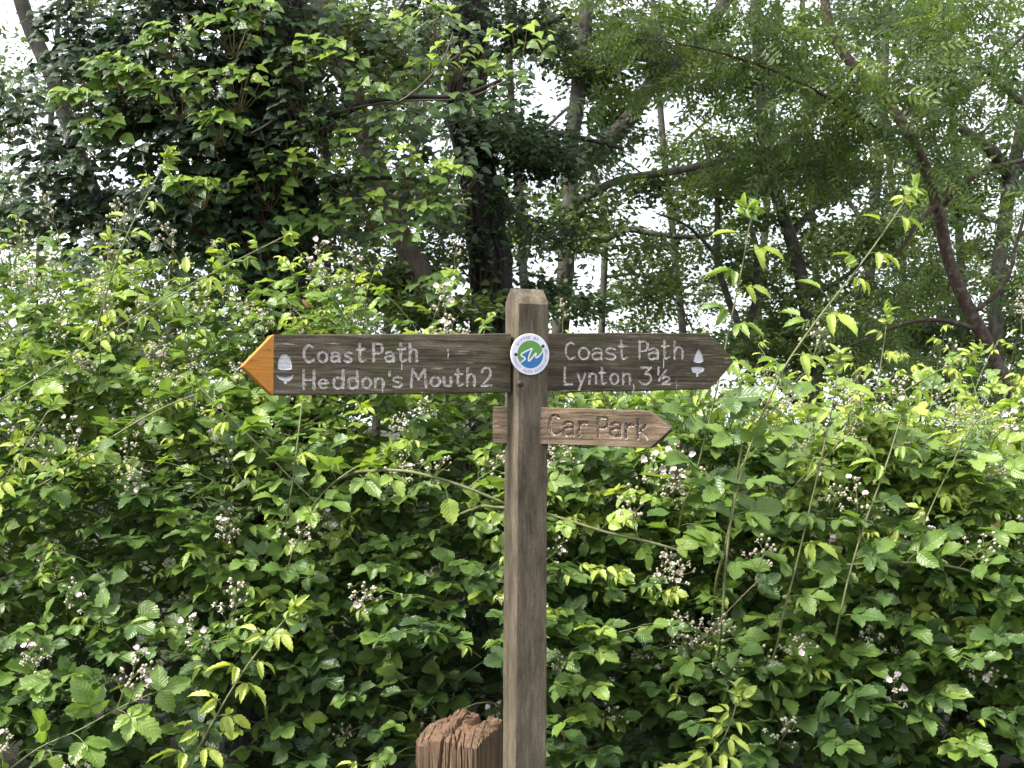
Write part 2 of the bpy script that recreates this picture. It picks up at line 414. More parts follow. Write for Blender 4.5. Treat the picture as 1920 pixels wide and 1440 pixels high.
def finger(label, mat, mat_let, Mloc, yf, thick, top, bot, lines, hw, acorn=None, tip_px=None, seed=0, run=None, stub=None):
    """a finger board whose front is a fine relief: routed letters are real grooves"""
    Ml = MS @ Mloc
    hit = lambda pts: np.array([plane_hit(x, y, Ml, yf) for x, y in pts])
    tp, bt = hit(top), hit(bot)
    if stub is not None: tp = np.vstack([[[stub, tp[0, 1] + .001]], tp]); bt = np.vstack([[[stub, bt[0, 1]]], bt])
    for a in (tp, bt):
        if a[0, 0] > a[-1, 0]: a[:] = a[::-1]
    u0, u1 = tp[0, 0], tp[-1, 0]
    us = np.arange(u0, u1, .0011); us = np.r_[us, u1]; nv = 132
    tw = np.interp(us, tp[:, 0], tp[:, 1]); bw = np.interp(us, bt[:, 0], bt[:, 1])
    tw = tw + .0007 * fbm(us * 30, 0, 0, seed) * 1.5; bw = bw + .0007 * fbm(us * 30, 5, 0, seed) * 1.5
    bw = np.minimum(bw, tw - .001)
    v = np.linspace(0, 1, nv)[:, None]
    U = np.broadcast_to(us[None], (nv, len(us))).copy(); W = bw[None] * (1 - v) + tw[None] * v
    dep = np.zeros_like(U); part = np.zeros(U.shape, int)
    for i, strokes in enumerate(lines):
        d = seg_dist(U, W, [hit(s) for s in strokes])
        d = d + .0006 * vnoise(U * 260, W * 260, 0, seed)
        g = np.clip(hw - d, 0, hw * .86) * 1.75
        dep = np.maximum(dep, g); part[(d < hw)] = i + 1
    npart = len(lines)
    if run:
        for x, y0, y1 in run:                                     # runs of white paint below the letters
            d = seg_dist(U, W, [hit([(x, y0), (x + .4, (y0 + y1) / 2), (x, y1)])]); d = d - .0006 * (W - W.min())
            part[(d < .0016) & (part == 0)] = npart + 3
    if acorn:
        for poly, dp in acorn:
            ph = hit(poly); ins = inside(U, W, ph)
            de = seg_dist(U, W, [np.vstack([ph, ph[:1]])])
            dep = np.where(ins, np.maximum(dep, np.minimum(de * 1.2, dp)), dep); part[ins] = npart + 1
    if tip_px is not None:
        ut = hit([tip_px])[0, 0]; part[U < ut] = npart + 2
    grain = .0010 * fbm(U * 9 + 3 * vnoise(U * 3, W * 12, 0, seed), W * 190, 0, seed + 20, 3) + .0007 * fbm(U * 40, W * 40, 0, seed + 30)
    crack = np.clip(1 - np.abs(vnoise(U * 3.2, W * 26, 0, seed + 50)) * 11, 0, 1) * np.clip(vnoise(U * 5, W * 9, 0, seed + 60) * 2.2, 0, 1) * .0028
    flat_tip = np.where(part == npart + 2, .25, 1.)
    edge = np.minimum(v, 1 - v) * (tw - bw)[None]
    rnd = np.clip(1 - edge / .0022, 0, 1) ** 2 * .0016
    Yf = yf + dep + (grain + crack) * flat_tip + rnd
    V = np.stack([U, Yf, W], -1); nc = len(us); idx = np.arange(nv * nc).reshape(nv, nc)
    q = np.stack([idx[:-1, :-1], idx[:-1, 1:], idx[1:, 1:], idx[1:, :-1]], -1).reshape(-1, 4)
    pq = part.ravel()[q]; fp = np.where((pq == pq[:, :1]).all(1), pq[:, 0], 0)
    ob = bpy.data.objects
    def sub(mask, extra=None):
        mb = MB(); qq = q[mask]; us_, inv = np.unique(qq, return_inverse=True)
        mb.add(V.reshape(-1, 3)[us_], inv.reshape(-1, 4))
        if extra: mb.add(*extra)
        return mb
    # sides and back
    yb = yf + thick
    loop = np.r_[idx[0, :], idx[1:, -1], idx[-1, -2::-1], idx[-2:0:-1, 0]]
    fr = V.reshape(-1, 3)[loop]; K = len(loop); NS = 9; rows = []
    for s in np.linspace(0, 1, NS):
        r_ = fr.copy(); r_[:, 1] = fr[:, 1] * (1 - s) + yb * s
        if 0 < s < 1: r_[:, 2] += .0007 * vnoise(r_[:, 0] * 14, r_[:, 1] * 220, 0, seed + 3)
        rows.append(r_)
    rows = np.array(rows); si = np.arange(NS * K).reshape(NS, K)
    sq = np.stack([np.roll(si, -1, 1)[:-1], si[:-1], si[1:], np.roll(si, -1, 1)[1:]], -1).reshape(-1, 4)
    back = np.stack([np.r_[us, us], np.full(2 * nc, yb), np.r_[bw, tw]], 1)
    bi = np.arange(2 * nc).reshape(2, nc); bq = np.stack([bi[0, :-1], bi[1, :-1], bi[1, 1:], bi[0, 1:]], -1)
    base = sub(fp == 0)
    tipmask = None
    if tip_px is not None:
        ctr = rows.reshape(-1, 3)[sq].mean(1); tipmask = ctr[:, 0] < ut
        base.add(rows, sq[~tipmask])
    else: base.add(rows, sq)
    base.add(back, bq)
    bo = base.build('finger_board', mat, sign); bo['label'] = label
    bo.matrix_basis = Matrix(Mloc.tolist())
    bo.data.set_sharp_from_angle(angle=R(60))
    for i in range(npart):
        if (fp == i + 1).any(): sub(fp == i + 1).build('letter', mat_let, bo)
    if (fp == npart + 3).any(): tag(sub(fp == npart + 3).build('paint_runs', mat_let, bo), kind='stuff')
    if acorn: sub(fp == npart + 1).build('acorn_emblem', M_acorn, bo)
    if tip_px is not None:
        mb = sub(fp == npart + 2); mb.add(rows, sq[tipmask])
        o = mb.build('arrow_tip', M_orange, bo); o['label'] = 'orange painted arrow point of the board'
        o.data.set_sharp_from_angle(angle=R(50))
    return bo

I4 = np.eye(4)
k1 = 530 / 1920; L1 = lambda bx: lay(bx, 430, 580, k1)
z1 = lambda pts: [(430 + k1 * x, 580 + k1 * y) for x, y in pts]
left1 = L1([('C', 505, 578, 240, 355), ('o', 605, 664, 285, 355), ('a', 692, 752, 288, 352), ('s', 784, 830, 288, 354), ('t', 868, 926, 232, 352), ('P', 972, 1038, 230, 350), ('a', 1062, 1118, 286, 352), ('t', 1146, 1202, 230, 352), ('h', 1224, 1275, 228, 350)])
left2 = L1([('H', 500, 580, 415, 537), ('e', 610, 668, 472, 532), ('d', 708, 776, 410, 532), ('d', 808, 872, 412, 532), ('o', 904, 962, 464, 532), ('n', 988, 1046, 466, 528), ("'", 1084, 1094, 420, 448), ('s', 1114, 1170, 458, 525), ('M', 1232, 1340, 402, 524), ('o', 1370, 1430, 458, 518), ('u', 1454, 1508, 458, 518), ('t', 1536, 1590, 402, 516), ('h', 1614, 1666, 398, 516), ('2', 1714, 1780, 398, 518)])
nut = z1([(330, 405), (328, 370), (336, 335), (352, 310), (372, 299), (395, 303), (412, 325), (424, 365), (426, 405), (400, 414), (352, 414)])
cup = z1([(316, 438), (340, 452), (380, 458), (415, 452), (441, 436), (434, 464), (412, 486), (394, 490), (388, 507), (372, 507), (368, 488), (340, 478), (324, 458)])
finger('left finger board routed with white letters and an orange point', M_board, M_letter, I4, -.024, .046,
       [(455, 685.5), (511, 627.5), (700, 626.6), (958, 625.2)], [(455, 688), (511, 741.5), (700, 739.5), (958, 735.8)],
       left1 + left2, .0040, [(nut, .004), (cup, .0035)], (513.5, 690), 1, [(840, 655, 671), (792, 735, 746), (717, 724, 736), (753, 682, 693)])
k2 = 500 / 1920; L2 = lambda bx: lay(bx, 900, 520, k2)
z2 = lambda pts: [(900 + k2 * x, 520 + k2 * y) for x, y in pts]
right1 = L2([('C', 618, 690, 468, 586), ('o', 714, 786, 505, 588), ('a', 810, 882, 508, 588), ('s', 908, 976, 508, 588), ('t', 1000, 1060, 452, 586), ('P', 1142, 1205, 458, 586), ('a', 1214, 1285, 508, 586), ('t', 1310, 1368, 452, 584), ('h', 1398, 1460, 458, 583)])
right2 = L2([('L', 606, 666, 648, 770), ('y', 700, 762, 690, 808), ('n', 786, 838, 692, 764), ('t', 862, 912, 648, 766), ('o', 940, 998, 692, 766), ('n', 1028, 1082, 692, 766), ('3', 1152, 1232, 644, 766), ('1', 1278, 1294, 646, 698), ('/', 1290, 1340, 668, 742), ('2', 1314, 1368, 714, 766)])
nut2 = z2([(1536, 605), (1545, 570), (1560, 535), (1578, 512), (1592, 535), (1606, 570), (1612, 605), (1590, 616), (1555, 616)])
cup2 = z2([(1518, 648), (1550, 640), (1590, 642), (1620, 650), (1612, 675), (1590, 688), (1575, 692), (1570, 716), (1556, 716), (1556, 690), (1530, 684)])
finger('right finger board routed with white letters and an acorn', M_board, M_letter, I4, -.0235, .045,
       [(1012, 624.8), (1180, 624.2), (1328, 624.6), (1354, 648), (1375, 676)], [(1012, 735.3), (1180, 733.5), (1330, 730), (1356, 703), (1375, 679)],
       right1 + right2, .0038, [(nut2, .0035), (cup2, .003)], None, 2, [(1268, 714, 729), (1188, 720, 732), (1244, 672, 690)])
cp = L2([('C', 498, 580, 995, 1132), ('a', 600, 678, 1043, 1138), ('r', 710, 770, 1047, 1144), ('P', 844, 918, 1010, 1145), ('a', 940, 1015, 1048, 1148), ('r', 1047, 1105, 1062, 1154), ('k', 1132, 1205, 1028, 1160)])
Mcp = np.array(Matrix.Rotation(-TH - R(22), 4, 'Z'))
finger('short lower finger board of warmer brown timber reading car park', M_board2, M_letter2, Mcp, -.018, .036,
       [(1008, 763.3), (1120, 766.5), (1216, 770), (1257, 803)], [(1008, 832.3), (1120, 836.5), (1219, 840.5), (1257, 806)],
       cp, .0047, None, None, 3, None, -.088)

# --- round badge on the post front
bm_c = plane_hit(993.5, 664.5, MS, -H - .004)
def ring_disc(r0, th, n=64):
    mb = MB(); a = np.arange(n) / n * 2 * np.pi; c, s = np.cos(a), np.sin(a)
    rr = [(0, 0), (r0 - .0012, 0), (r0 - .0004, .0003), (r0, .001), (r0, th)]
    V = [np.stack([c * r, np.full(n, y), s * r], 1) for r, y in rr[1:]]
    V = np.array(V); idx = np.arange(len(V) * n).reshape(len(V), n)
    q = np.stack([idx[:-1], np.roll(idx, -1, 1)[:-1], np.roll(idx, -1, 1)[1:], idx[1:]], -1).reshape(-1, 4)
    mb.add(V, q); mb.add(np.vstack([[[0, 0, 0]], V[0]]), np.stack([np.zeros(n, int), 1 + (np.arange(n) + 1) % n, 1 + np.arange(n)], 1))
    mb.add(np.vstack([[[0, th, 0]], V[-1]]), np.stack([np.zeros(n, int), 1 + np.arange(n), 1 + (np.arange(n) + 1) % n], 1))
    return mb
RB = .0540
badge = ring_disc(RB, .0045).build('badge', M_white, sign, True); badge['label'] = 'round white badge with a green and blue emblem'
badge.location = (bm_c[0], -H - .0072, bm_c[1]); badge.rotation_euler = (0, R(-2), 0)
zb = lambda pts: np.array([((x - 715) / 408 * RB, (715 - y) / 425 * RB) for x, y in pts])
def poly_mesh(pts, y, th=.0004):
    pts = np.asarray(pts); n = len(pts)
    tri = tessellate_polygon([[Vector((p[0], p[1], 0)) for p in pts]])
    V = np.vstack([np.stack([pts[:, 0], np.full(n, y), pts[:, 1]], 1), np.stack([pts[:, 0], np.full(n, y + th), pts[:, 1]], 1)])
    tri = np.array(tri); i = np.arange(n)
    # orient front towards -y
    a, b_, c = pts[tri[:, 0]], pts[tri[:, 1]], pts[tri[:, 2]]
    ar = (b_[:, 0] - a[:, 0]) * (c[:, 1] - a[:, 1]) - (b_[:, 1] - a[:, 1]) * (c[:, 0] - a[:, 0])
    tri[ar < 0] = tri[ar < 0][:, ::-1]
    return MB().add(V, [tri, np.stack([i, i + n, (i + 1) % n + n, (i + 1) % n], 1)])
ci = lambda r, a0, a1, n=40: arc(0, 0, r, r, a0, a1, n)
poly_mesh(ci(RB * .668, 0, 354, 60), -.0004).build('green_field', M_green, badge, False)
wave = zb([(495, 885), (600, 800), (540, 725), (690, 645), (660, 845), (730, 800), (830, 745), (850, 775), (985, 690)])
blue = np.vstack([wave, ci(RB * .666, 5, -142, 40)])
poly_mesh(blue, -.0008).build('blue_field', M_blue, badge, False)
sw = chaikin(zb([(478, 898), (545, 850), (622, 798), (480, 722), (620, 650), (782, 574), (700, 690), (655, 845), (700, 850), (850, 655), (815, 775), (850, 790), (930, 720), (1010, 605)]), 2)
wd = np.interp(np.linspace(0, 1, len(sw)), [0, .15, .35, .6, .9, 1], [.0016, .0034, .003, .0032, .003, .0014])
T_ = norm(np.gradient(sw, axis=0)); nn = np.stack([-T_[:, 1], T_[:, 0]], 1)
Vs = np.stack([sw + nn * wd[:, None] * .62, sw - nn * wd[:, None] * .62], 1).reshape(-1, 2)
ks = np.arange(len(sw) - 1) * 2
MB().add(np.stack([Vs[:, 0], np.full(len(Vs), -.0013), Vs[:, 1]], 1), np.stack([ks, ks + 1, ks + 3, ks + 2], 1)).build('script_emblem', M_white, badge, False)
def ring_text(txt, a0, a1, r, size, flip):
    mb = MB()
    for i, ch in enumerate(txt):
        if ch == ' ': continue
        a = R(a0 + (a1 - a0) * i / (len(txt) - 1))
        cu = bpy.data.curves.new('glyph', 'FONT'); cu.body = ch; cu.size = size; cu.align_x = 'CENTER'; cu.fill_mode = 'FRONT'; cu.resolution_u = 2; cu.offset = .00022
        o = bpy.data.objects.new('glyph', cu); COL.objects.link(o)
        me = o.to_mesh(); co = np.array([v.co[:2] for v in me.vertices]); fc = [list(p.vertices) for p in me.polygons]
        co[:, 1] -= size * .35
        ang = a + (math.pi / 2 if flip else -math.pi / 2); c, s = math.cos(ang), math.sin(ang)
        X = r * math.cos(a) + c * co[:, 0] - s * co[:, 1]; Z = r * math.sin(a) + s * co[:, 0] + c * co[:, 1]
        V = np.stack([X, np.full(len(X), -.0006), Z], 1)
        mb.add(V, [np.array([f]) for f in fc])
        o.to_mesh_clear(); bpy.data.objects.remove(o); bpy.data.curves.remove(cu)
    return mb
ring_text('GIFTED BY', 143, 62, RB * .815, .0098, False).build('lettering', M_ink, badge, False)
ring_text('COAST PATH ASSOCIATION', 193, 374, RB * .835, .0094, True).build('lettering', M_ink, badge, False)
def dome(r, h, n=14, wob=.0):
    V = [[0, -h, 0]]; rings = [(r * .55, -h * .85), (r * .95, -h * .45), (r, .002)]
    for rr, y in rings:
        for i in range(n):
            a = i / n * 2 * math.pi; q = rr * (1 + wob * random.uniform(-1, 1)); V.append([q * math.cos(a), y, q * math.sin(a)])
    F3 = [[0, 1 + (i + 1) % n, 1 + i] for i in range(n)]
    F4 = [[1 + k * n + i, 1 + k * n + (i + 1) % n, 1 + (k + 1) * n + (i + 1) % n, 1 + (k + 1) * n + i] for k in range(2) for i in range(n)]
    return MB().add(V, [np.array(F3), np.array(F4)])
for x, y in ((988, 550), (405, 712)):
    q = zb([(x, y)])[0]; o = dome(.0046, .0026, 12, .12).build('screw', M_screw, badge); o.location = (q[0], -.0004, q[1])
bq_ = plane_hit(976, 719, MS, -H)
o = dome(.0088, .005, 16, .05).build('bolt', M_rust, sign); o.location = (bq_[0], -H, bq_[1])
for px, py in ((943, 820), (948, 779)):
    mbh = dome(.004, .002, 10, .1); o = mbh.build('nail', M_rust, sign); o.rotation_euler = (0, 0, R(-90))
    # on the post's left face
    d = np.linalg.inv(MS); oo = d[:3, :3] @ CAM + d[:3, 3]; dd = d[:3, :3] @ ray(px, py); tt = (-H - oo[0]) / dd[0]; q = oo + dd * tt
    o.location = (-H, float(np.clip(q[1], -H, H)), q[2])

# ------------------------------------------------------------------ rotten gate post behind the signpost
def make_stump():
    c0 = P(862, 1345, 3.16); s = .099; zt = c0[2]
    st = tag(thing('rotten_post', 'broad rotten reddish timber post stub with split jagged top behind the signpost', 'post', (c0[0], c0[1], 0)))
    st.rotation_euler = (0, 0, R(-24))
    n = 84; e = np.linspace(-1, 1, n)
    ring = np.vstack([np.stack([e[:-1], -np.ones(n - 1)], 1), np.stack([np.ones(n - 1), e[:-1]], 1), np.stack([-e[:-1], np.ones(n - 1)], 1), np.stack([-np.ones(n - 1), -e[:-1]], 1)])
    pw = 9.0; rad = (np.abs(ring[:, 0]) ** pw + np.abs(ring[:, 1]) ** pw) ** (-1 / pw); ring = ring * rad[:, None] * s
    K = len(ring); arcl = np.arange(K) / K * 8 * s
    def top(x, y):
        d = -.010 - .050 * np.clip(-(x + s * .50) / s, 0, 1) - .030 * np.clip(-(y + .01) / s, 0, 1) - .016 * np.clip((x - .02) / s, 0, 1)
        d = d + .005 * fbm(x * 30, y * 30, 0, 3) + .010 * np.exp(-((x + .005) / .025) ** 2 - ((y - .05) / .05) ** 2)
        wx = x + .006 * vnoise(y * 30, 2, 0, 44)
        chan = np.clip(1 - np.abs(wx - .012 - .35 * y) / .008, 0, 1) * .030 * np.clip((y + .08) * 12, 0, 1) + np.clip(1 - np.abs(wx + .030 + .75 * y) / .0045, 0, 1) * .016 * (y < .02)
        chan = chan + np.clip(1 - np.abs(wx - .05 + .2 * y) / .012, 0, 1) * .028 * np.clip((y + .02) * 14, 0, 1)
        crk = np.clip(1 - np.abs(vnoise(x * 46 + 14 * y, y * 16, 0, 17)) * 9, 0, 1) * .013
        fib = np.abs(vnoise(x * 230, y * 90, 0, 19)) * .0035 + np.floor(2.5 * vnoise(x * 55, y * 40, 0, 23)) * .0022
        return zt + d - chan - crk - fib + .0015 * fbm(x * 300, y * 300, 0, 6, 2)
    def side_d(al, z):
        wob = .004 * vnoise(z * 9, 1, 0, 3)
        d = .0042 * fbm(al * 60 + wob * 60, z * 4, 0, 12) + .0012 * vnoise(al * 330, z * 7, 0, 13) - .0055 * np.clip(1 - np.abs(vnoise(al * 95 + wob * 90, z * 3.0, 0, 15)) * 6, 0, 1)
        for a0, w, dp, sl in ((.095, .0055, .020, .10), (.118, .003, .010, .06), (.052, .002, .006, .02), (.150, .003, .009, -.03), (.024, .0018, .005, .0), (.21, .003, .008, .0)):
            d = d - dp * np.clip(1 - np.abs(al - a0 - sl * (zt - z) * -1 - wob) / w, 0, 1) * np.clip(1.2 - (zt - z) * 1.3, .2, 1)
        return d
    zt_r = top(ring[:, 0], ring[:, 1]) - .006
    L = 90; V = []
    for a in np.linspace(0, 1, L):
        z = -.15 + (zt_r + .15) * (1 - (1 - a) ** 1.6); d = side_d(arcl, z); sc = 1 + d / s
        V.append(np.stack([ring[:, 0] * sc, ring[:, 1] * sc, z], 1))
    V = np.array(V); idx = np.arange(L * K).reshape(L, K)
    mb = MB(); mb.add(V, np.stack([idx[:-1], np.roll(idx, -1, 1)[:-1], np.roll(idx, -1, 1)[1:], idx[1:]], -1).reshape(-1, 4))
    m = 62; rows = [V[-1]]
    for r_ in np.linspace(1, 0, m)[1:]:
        xy = V[-1, :, :2] * r_; z = top(xy[:, 0], xy[:, 1]) - .006 * np.clip((r_ - .9) / .1, 0, 1); rows.append(np.column_stack([xy, z]))
    rows = np.array(rows); ri = np.arange(m * K).reshape(m, K)
    mb.add(rows, np.stack([ri[:-1], np.roll(ri, -1, 1)[:-1], np.roll(ri, -1, 1)[1:], ri[1:]], -1).reshape(-1, 4))
    tb = mb.build('timber', M_stump, st); tb.data.set_sharp_from_angle(angle=R(28))
make_stump()

# ------------------------------------------------------------------ leaf templates
def leaflet(L, Wd, rows, across, fold, droop, serr, tip=1.6, wob=0.0, seed=0, tint=.5):
    """one leaf blade from the origin along +x, normal +z; returns V, quads/tris, attr (u, v, tint)"""
    v = np.linspace(0, 1, rows); r = np.random.default_rng(seed)
    w = np.sin(np.pi * np.clip(v, 0, 1) ** .80) ** .62 * (1 - .22 * v); w = w * np.where(v > .8, 1 - .62 * (v - .8) / .2, 1); w = w / w.max() * Wd / 2
    w[0] = Wd * .03; w[-1] = 0.0004
    sr = np.where(np.arange(rows) % 2 == 1, 1 + serr, 1 - serr); w[1:-1] *= sr[1:-1]
    us = np.linspace(-1, 1, across)
    bend = r.normal(0, .06)
    V = np.zeros((rows, across, 3))
    x = L * v
    for j, u in enumerate(us):
        V[:, j, 0] = x + np.abs(u) * np.where(np.arange(rows) % 2 == 1, .03 * L, 0) * (w > .001)
        V[:, j, 1] = u * w * math.cos(fold) + bend * L * v ** 2
        V[:, j, 2] = np.abs(u) * w * math.sin(fold) - droop * L * v ** 2 + wob * Wd * math.copysign(1, u) * np.sin(v * 9 + r.uniform(0, 6)) * abs(u)
    idx = np.arange(rows * across).reshape(rows, across)
    q = np.stack([idx[:-1, :-1], idx[1:, :-1], idx[1:, 1:], idx[:-1, 1:]], -1).reshape(-1, 4)
    A = np.zeros((rows, across, 3)); A[..., 0] = us[None]; A[..., 1] = v[:, None]; A[..., 2] = tint
    return V.reshape(-1, 3), q, A.reshape(-1, 3)
def rotz(a): c, s = math.cos(a), math.sin(a); return np.array([[c, -s, 0], [s, c, 0], [0, 0, 1]])
def roty(a): c, s = math.cos(a), math.sin(a); return np.array([[c, 0, s], [0, 1, 0], [-s, 0, c]])
def rotx(a): c, s = math.cos(a), math.sin(a); return np.array([[1, 0, 0], [0, c, -s], [0, s, c]])
def compound(nl, young, seed, hi):
    """bramble leaf: stalk along +x, then nl leaflets fanned round its end"""
    r = np.random.default_rng(seed); mb = MB()
    pl = .045 if not young else .022; rows, ac = (12, 5) if hi else (8, 3)
    tv = norm(np.array([1, 0, .25]))
    sp = np.array([[0, 0, 0], [pl * .5, 0, .006], [pl, 0, .004], [pl + .014, 0, .002]])
    V, q = tubes(sp, np.array([.0011, .0010, .0009, .0007]), 3); mb.add(V, q, m=1)
    end = sp[2]; spec = [(0, 1.0, sp[3])]
    if nl >= 3: spec += [(R(66), .84, end), (-R(66), .84, end)]
    if nl >= 5: spec += [(R(118), .64, end), (-R(118), .64, end)]
    for a, sc, o in spec:
        L = .074 * sc * r.uniform(.88, 1.08) * (.72 if young else 1); W = L * r.uniform(.62, .78) * (.72 if young else 1)
        V, q, A = leaflet(L, W, rows, ac, R(r.uniform(10, 24)) if not young else R(r.uniform(25, 42)), r.uniform(.02, .22) + (.22 if young else 0), .085, wob=.05, seed=int(r.integers(1e6)))
        M = rotz(a + r.normal(0, .12)) @ roty(r.uniform(.0, .24) + (.35 if young else 0)) @ rotx(r.normal(0, .16))
        A[:, 2] = 0
        mb.add(V @ M.T + o, q, A, m=0)
    return mb
class Tmpl:
    def __init__(s, hi, lo): s.hi, s.lo = hi, lo; s.meshes = {}
    def mesh(s, tint, mats, name):
        k = round(tint * 7)
        if k not in s.meshes:
            m = MB(); m.F, m.M, m.V, m.n = s.hi.F, s.hi.M, s.hi.V, s.hi.n
            m.A = [a + np.array([0, 0, k / 7]) for a in s.hi.A]
            s.meshes[k] = m.mesh(name, mats)
        return s.meshes[k]
BT = [Tmpl(compound(nl, False, sd, True), compound(nl, False, sd, False)) for nl, sd in ((3, 1), (3, 2), (3, 3), (3, 4), (5, 5), (5, 6), (5, 7), (3, 8), (1, 9), (3, 10), (3, 11), (3, 12), (5, 13), (5, 14), (3, 15), (1, 16), (3, 17))]
YT = [Tmpl(compound(nl, True, sd, True), compound(nl, True, sd, False)) for nl, sd in ((3, 21), (5, 22), (3, 23), (5, 24), (3, 25), (5, 26), (1, 27))]
TB = BT + YT
def ivy_t(seed, hi):
    r = np.random.default_rng(seed); mb = MB(); L = .058; lob = r.uniform(0, 1) > .45
    v = np.array([0, .06, .22, .40, .58, .78, 1.0]); w = np.array([.04, .34, .50, .36, .30, .15, .006]) if lob else np.array([.04, .26, .43, .46, .36, .18, .006])
    us = np.array([-1, -.5, 0, .5, 1]); f = R(r.uniform(4, 20)); dr = r.uniform(.15, .45); sd_ = r.uniform(-.1, .1)
    sp = np.array([[0, 0, 0], [.015, 0, .004], [.032, 0, .003]]); Vt, qt = tubes(sp, np.array([.0010, .0009, .0007]), 3); mb.add(Vt, qt, m=1)
    V = np.zeros((7, len(us), 3)); A = np.zeros_like(V)
    back = np.array([-.10, -.06, 0, 0, 0, 0, 0])
    for j, u in enumerate(us):
        V[:, j, 0] = .032 + L * (v + back * abs(u)) ; V[:, j, 1] = u * w * L * math.cos(f) * r.uniform(.92, 1.08) + sd_ * L * v ** 2; V[:, j, 2] = .003 + (abs(u) - .9 * u * u) * w * L * math.sin(f) * 2.2 - dr * L * v ** 2 + .03 * L * np.sin(v * 7 + u * 2)
        A[:, j, 0] = u; A[:, j, 1] = v
    idx = np.arange(7 * len(us)).reshape(7, len(us))
    mb.add(V, np.stack([idx[:-1, :-1], idx[1:, :-1], idx[1:, 1:], idx[:-1, 1:]], -1).reshape(-1, 4), A, 0); return mb
IT = [Tmpl(ivy_t(s, True), ivy_t(s, False)) for s in range(8)]

def mass(leaves, T, which='lo'):
    """leaves: dict of arrays (t, Rm, p, s, tint) -> one MB"""
    mb = MB()
    for k in range(len(T)):
        i = np.where(leaves['t'] == k)[0]
        if not len(i): continue
        src = getattr(T[k], which); V0 = np.concatenate(src.V); A0 = np.concatenate(src.A)
        V = np.einsum('nij,vj->nvi', leaves['R'][i] * leaves['s'][i][:, None, None], V0) + leaves['p'][i][:, None, :]
        A = np.broadcast_to(A0[None], V.shape).copy(); A[..., 2] += leaves['tint'][i][:, None]
        off = (np.arange(len(i)) * len(V0))[:, None, None]; base = mb.n
        mb.V.append(V.reshape(-1, 3)); mb.A.append(A.reshape(-1, 3)); mb.n += V.shape[0] * V.shape[1]
        for f, m in zip(src.F, src.M):
            mb.F.append((f[None] + off).reshape(-1, f.shape[1]) + base); mb.M.append(np.tile(m, len(i)))
    return mb
class Leaves:
    def __init__(s): s.d = {k: [] for k in ('t', 'R', 'p', 's', 'tint', 'g')}
    def add(s, t, R_, p, sc, tint, g=0):
        n = len(p)
        for k, v in (('t', t), ('R', R_), ('p', p), ('s', sc), ('tint', tint), ('g', g)):
            v = np.asarray(v); s.d[k].append(np.broadcast_to(v, (n,) + v.shape[1:]) if v.ndim and len(v) == n else np.full(n, v))
    def done(s): return {k: np.concatenate(v) for k, v in s.d.items()}
def pick(d, m): return {k: v[m] for k, v in d.items()}
def front(d, off, cell, cap, keep=None):
    """indices of the leaves that show most: the nearest one in each small patch of the view"""
    x, y, dep = project(d['p'] + off)
    ok = (x > -20) & (x < 1940) & (y > -20) & (y < 1460)
    if keep is not None: ok &= keep
    i = np.where(ok)[0]; i = i[np.argsort(dep[i])]
    key = (x[i] // cell).astype(int) * 1000 + (y[i] // cell).astype(int)
    _, first = np.unique(key, return_index=True)
    c = i[np.sort(first)]; return c[np.argsort(dep[c])][:cap]
def place_leaves(d, idx, T, mats, parent, name):
    inv = np.linalg.inv(np.array(parent.matrix_basis))
    for i in idx:
        M = np.eye(4); M[:3, :3] = d['R'][i] * d['s'][i]; M[:3, 3] = d['p'][i]
        link(name, T[d['t'][i]].mesh(float(np.clip(d['tint'][i], 0, 1)), mats, name), parent, inv @ M)

# ------------------------------------------------------------------ flower clusters
def ico(r):
    t_ = (1 + 5 ** .5) / 2
    V = norm(np.array([[-1, t_, 0], [1, t_, 0], [-1, -t_, 0], [1, -t_, 0], [0, -1, t_], [0, 1, t_], [0, -1, -t_], [0, 1, -t_], [t_, 0, -1], [t_, 0, 1], [-t_, 0, -1], [-t_, 0, 1]])) * r
    F = np.array([[0, 11, 5], [0, 5, 1], [0, 1, 7], [0, 7, 10], [0, 10, 11], [1, 5, 9], [5, 11, 4], [11, 10, 2], [10, 7, 6], [7, 1, 8], [3, 9, 4], [3, 4, 2], [3, 2, 6], [3, 6, 8], [3, 8, 9], [4, 9, 5], [2, 4, 11], [6, 2, 10], [8, 6, 7], [9, 8, 1]])
    return V, F
def petal(L, W):
    V = np.array([[0, 0, 0], [L * .4, -W * .38, .001], [L * .45, 0, -.001], [L * .4, W * .38, .001], [L * .85, -W * .5, .004], [L * .95, 0, .003], [L * .85, W * .5, .004], [L * 1.05, -W * .2, .006], [L * 1.05, W * .2, .006]])
    return V, [np.array([[0, 1, 2], [0, 2, 3], [4, 7, 5], [5, 8, 6]]), np.array([[1, 4, 5, 2], [2, 5, 6, 3]])]
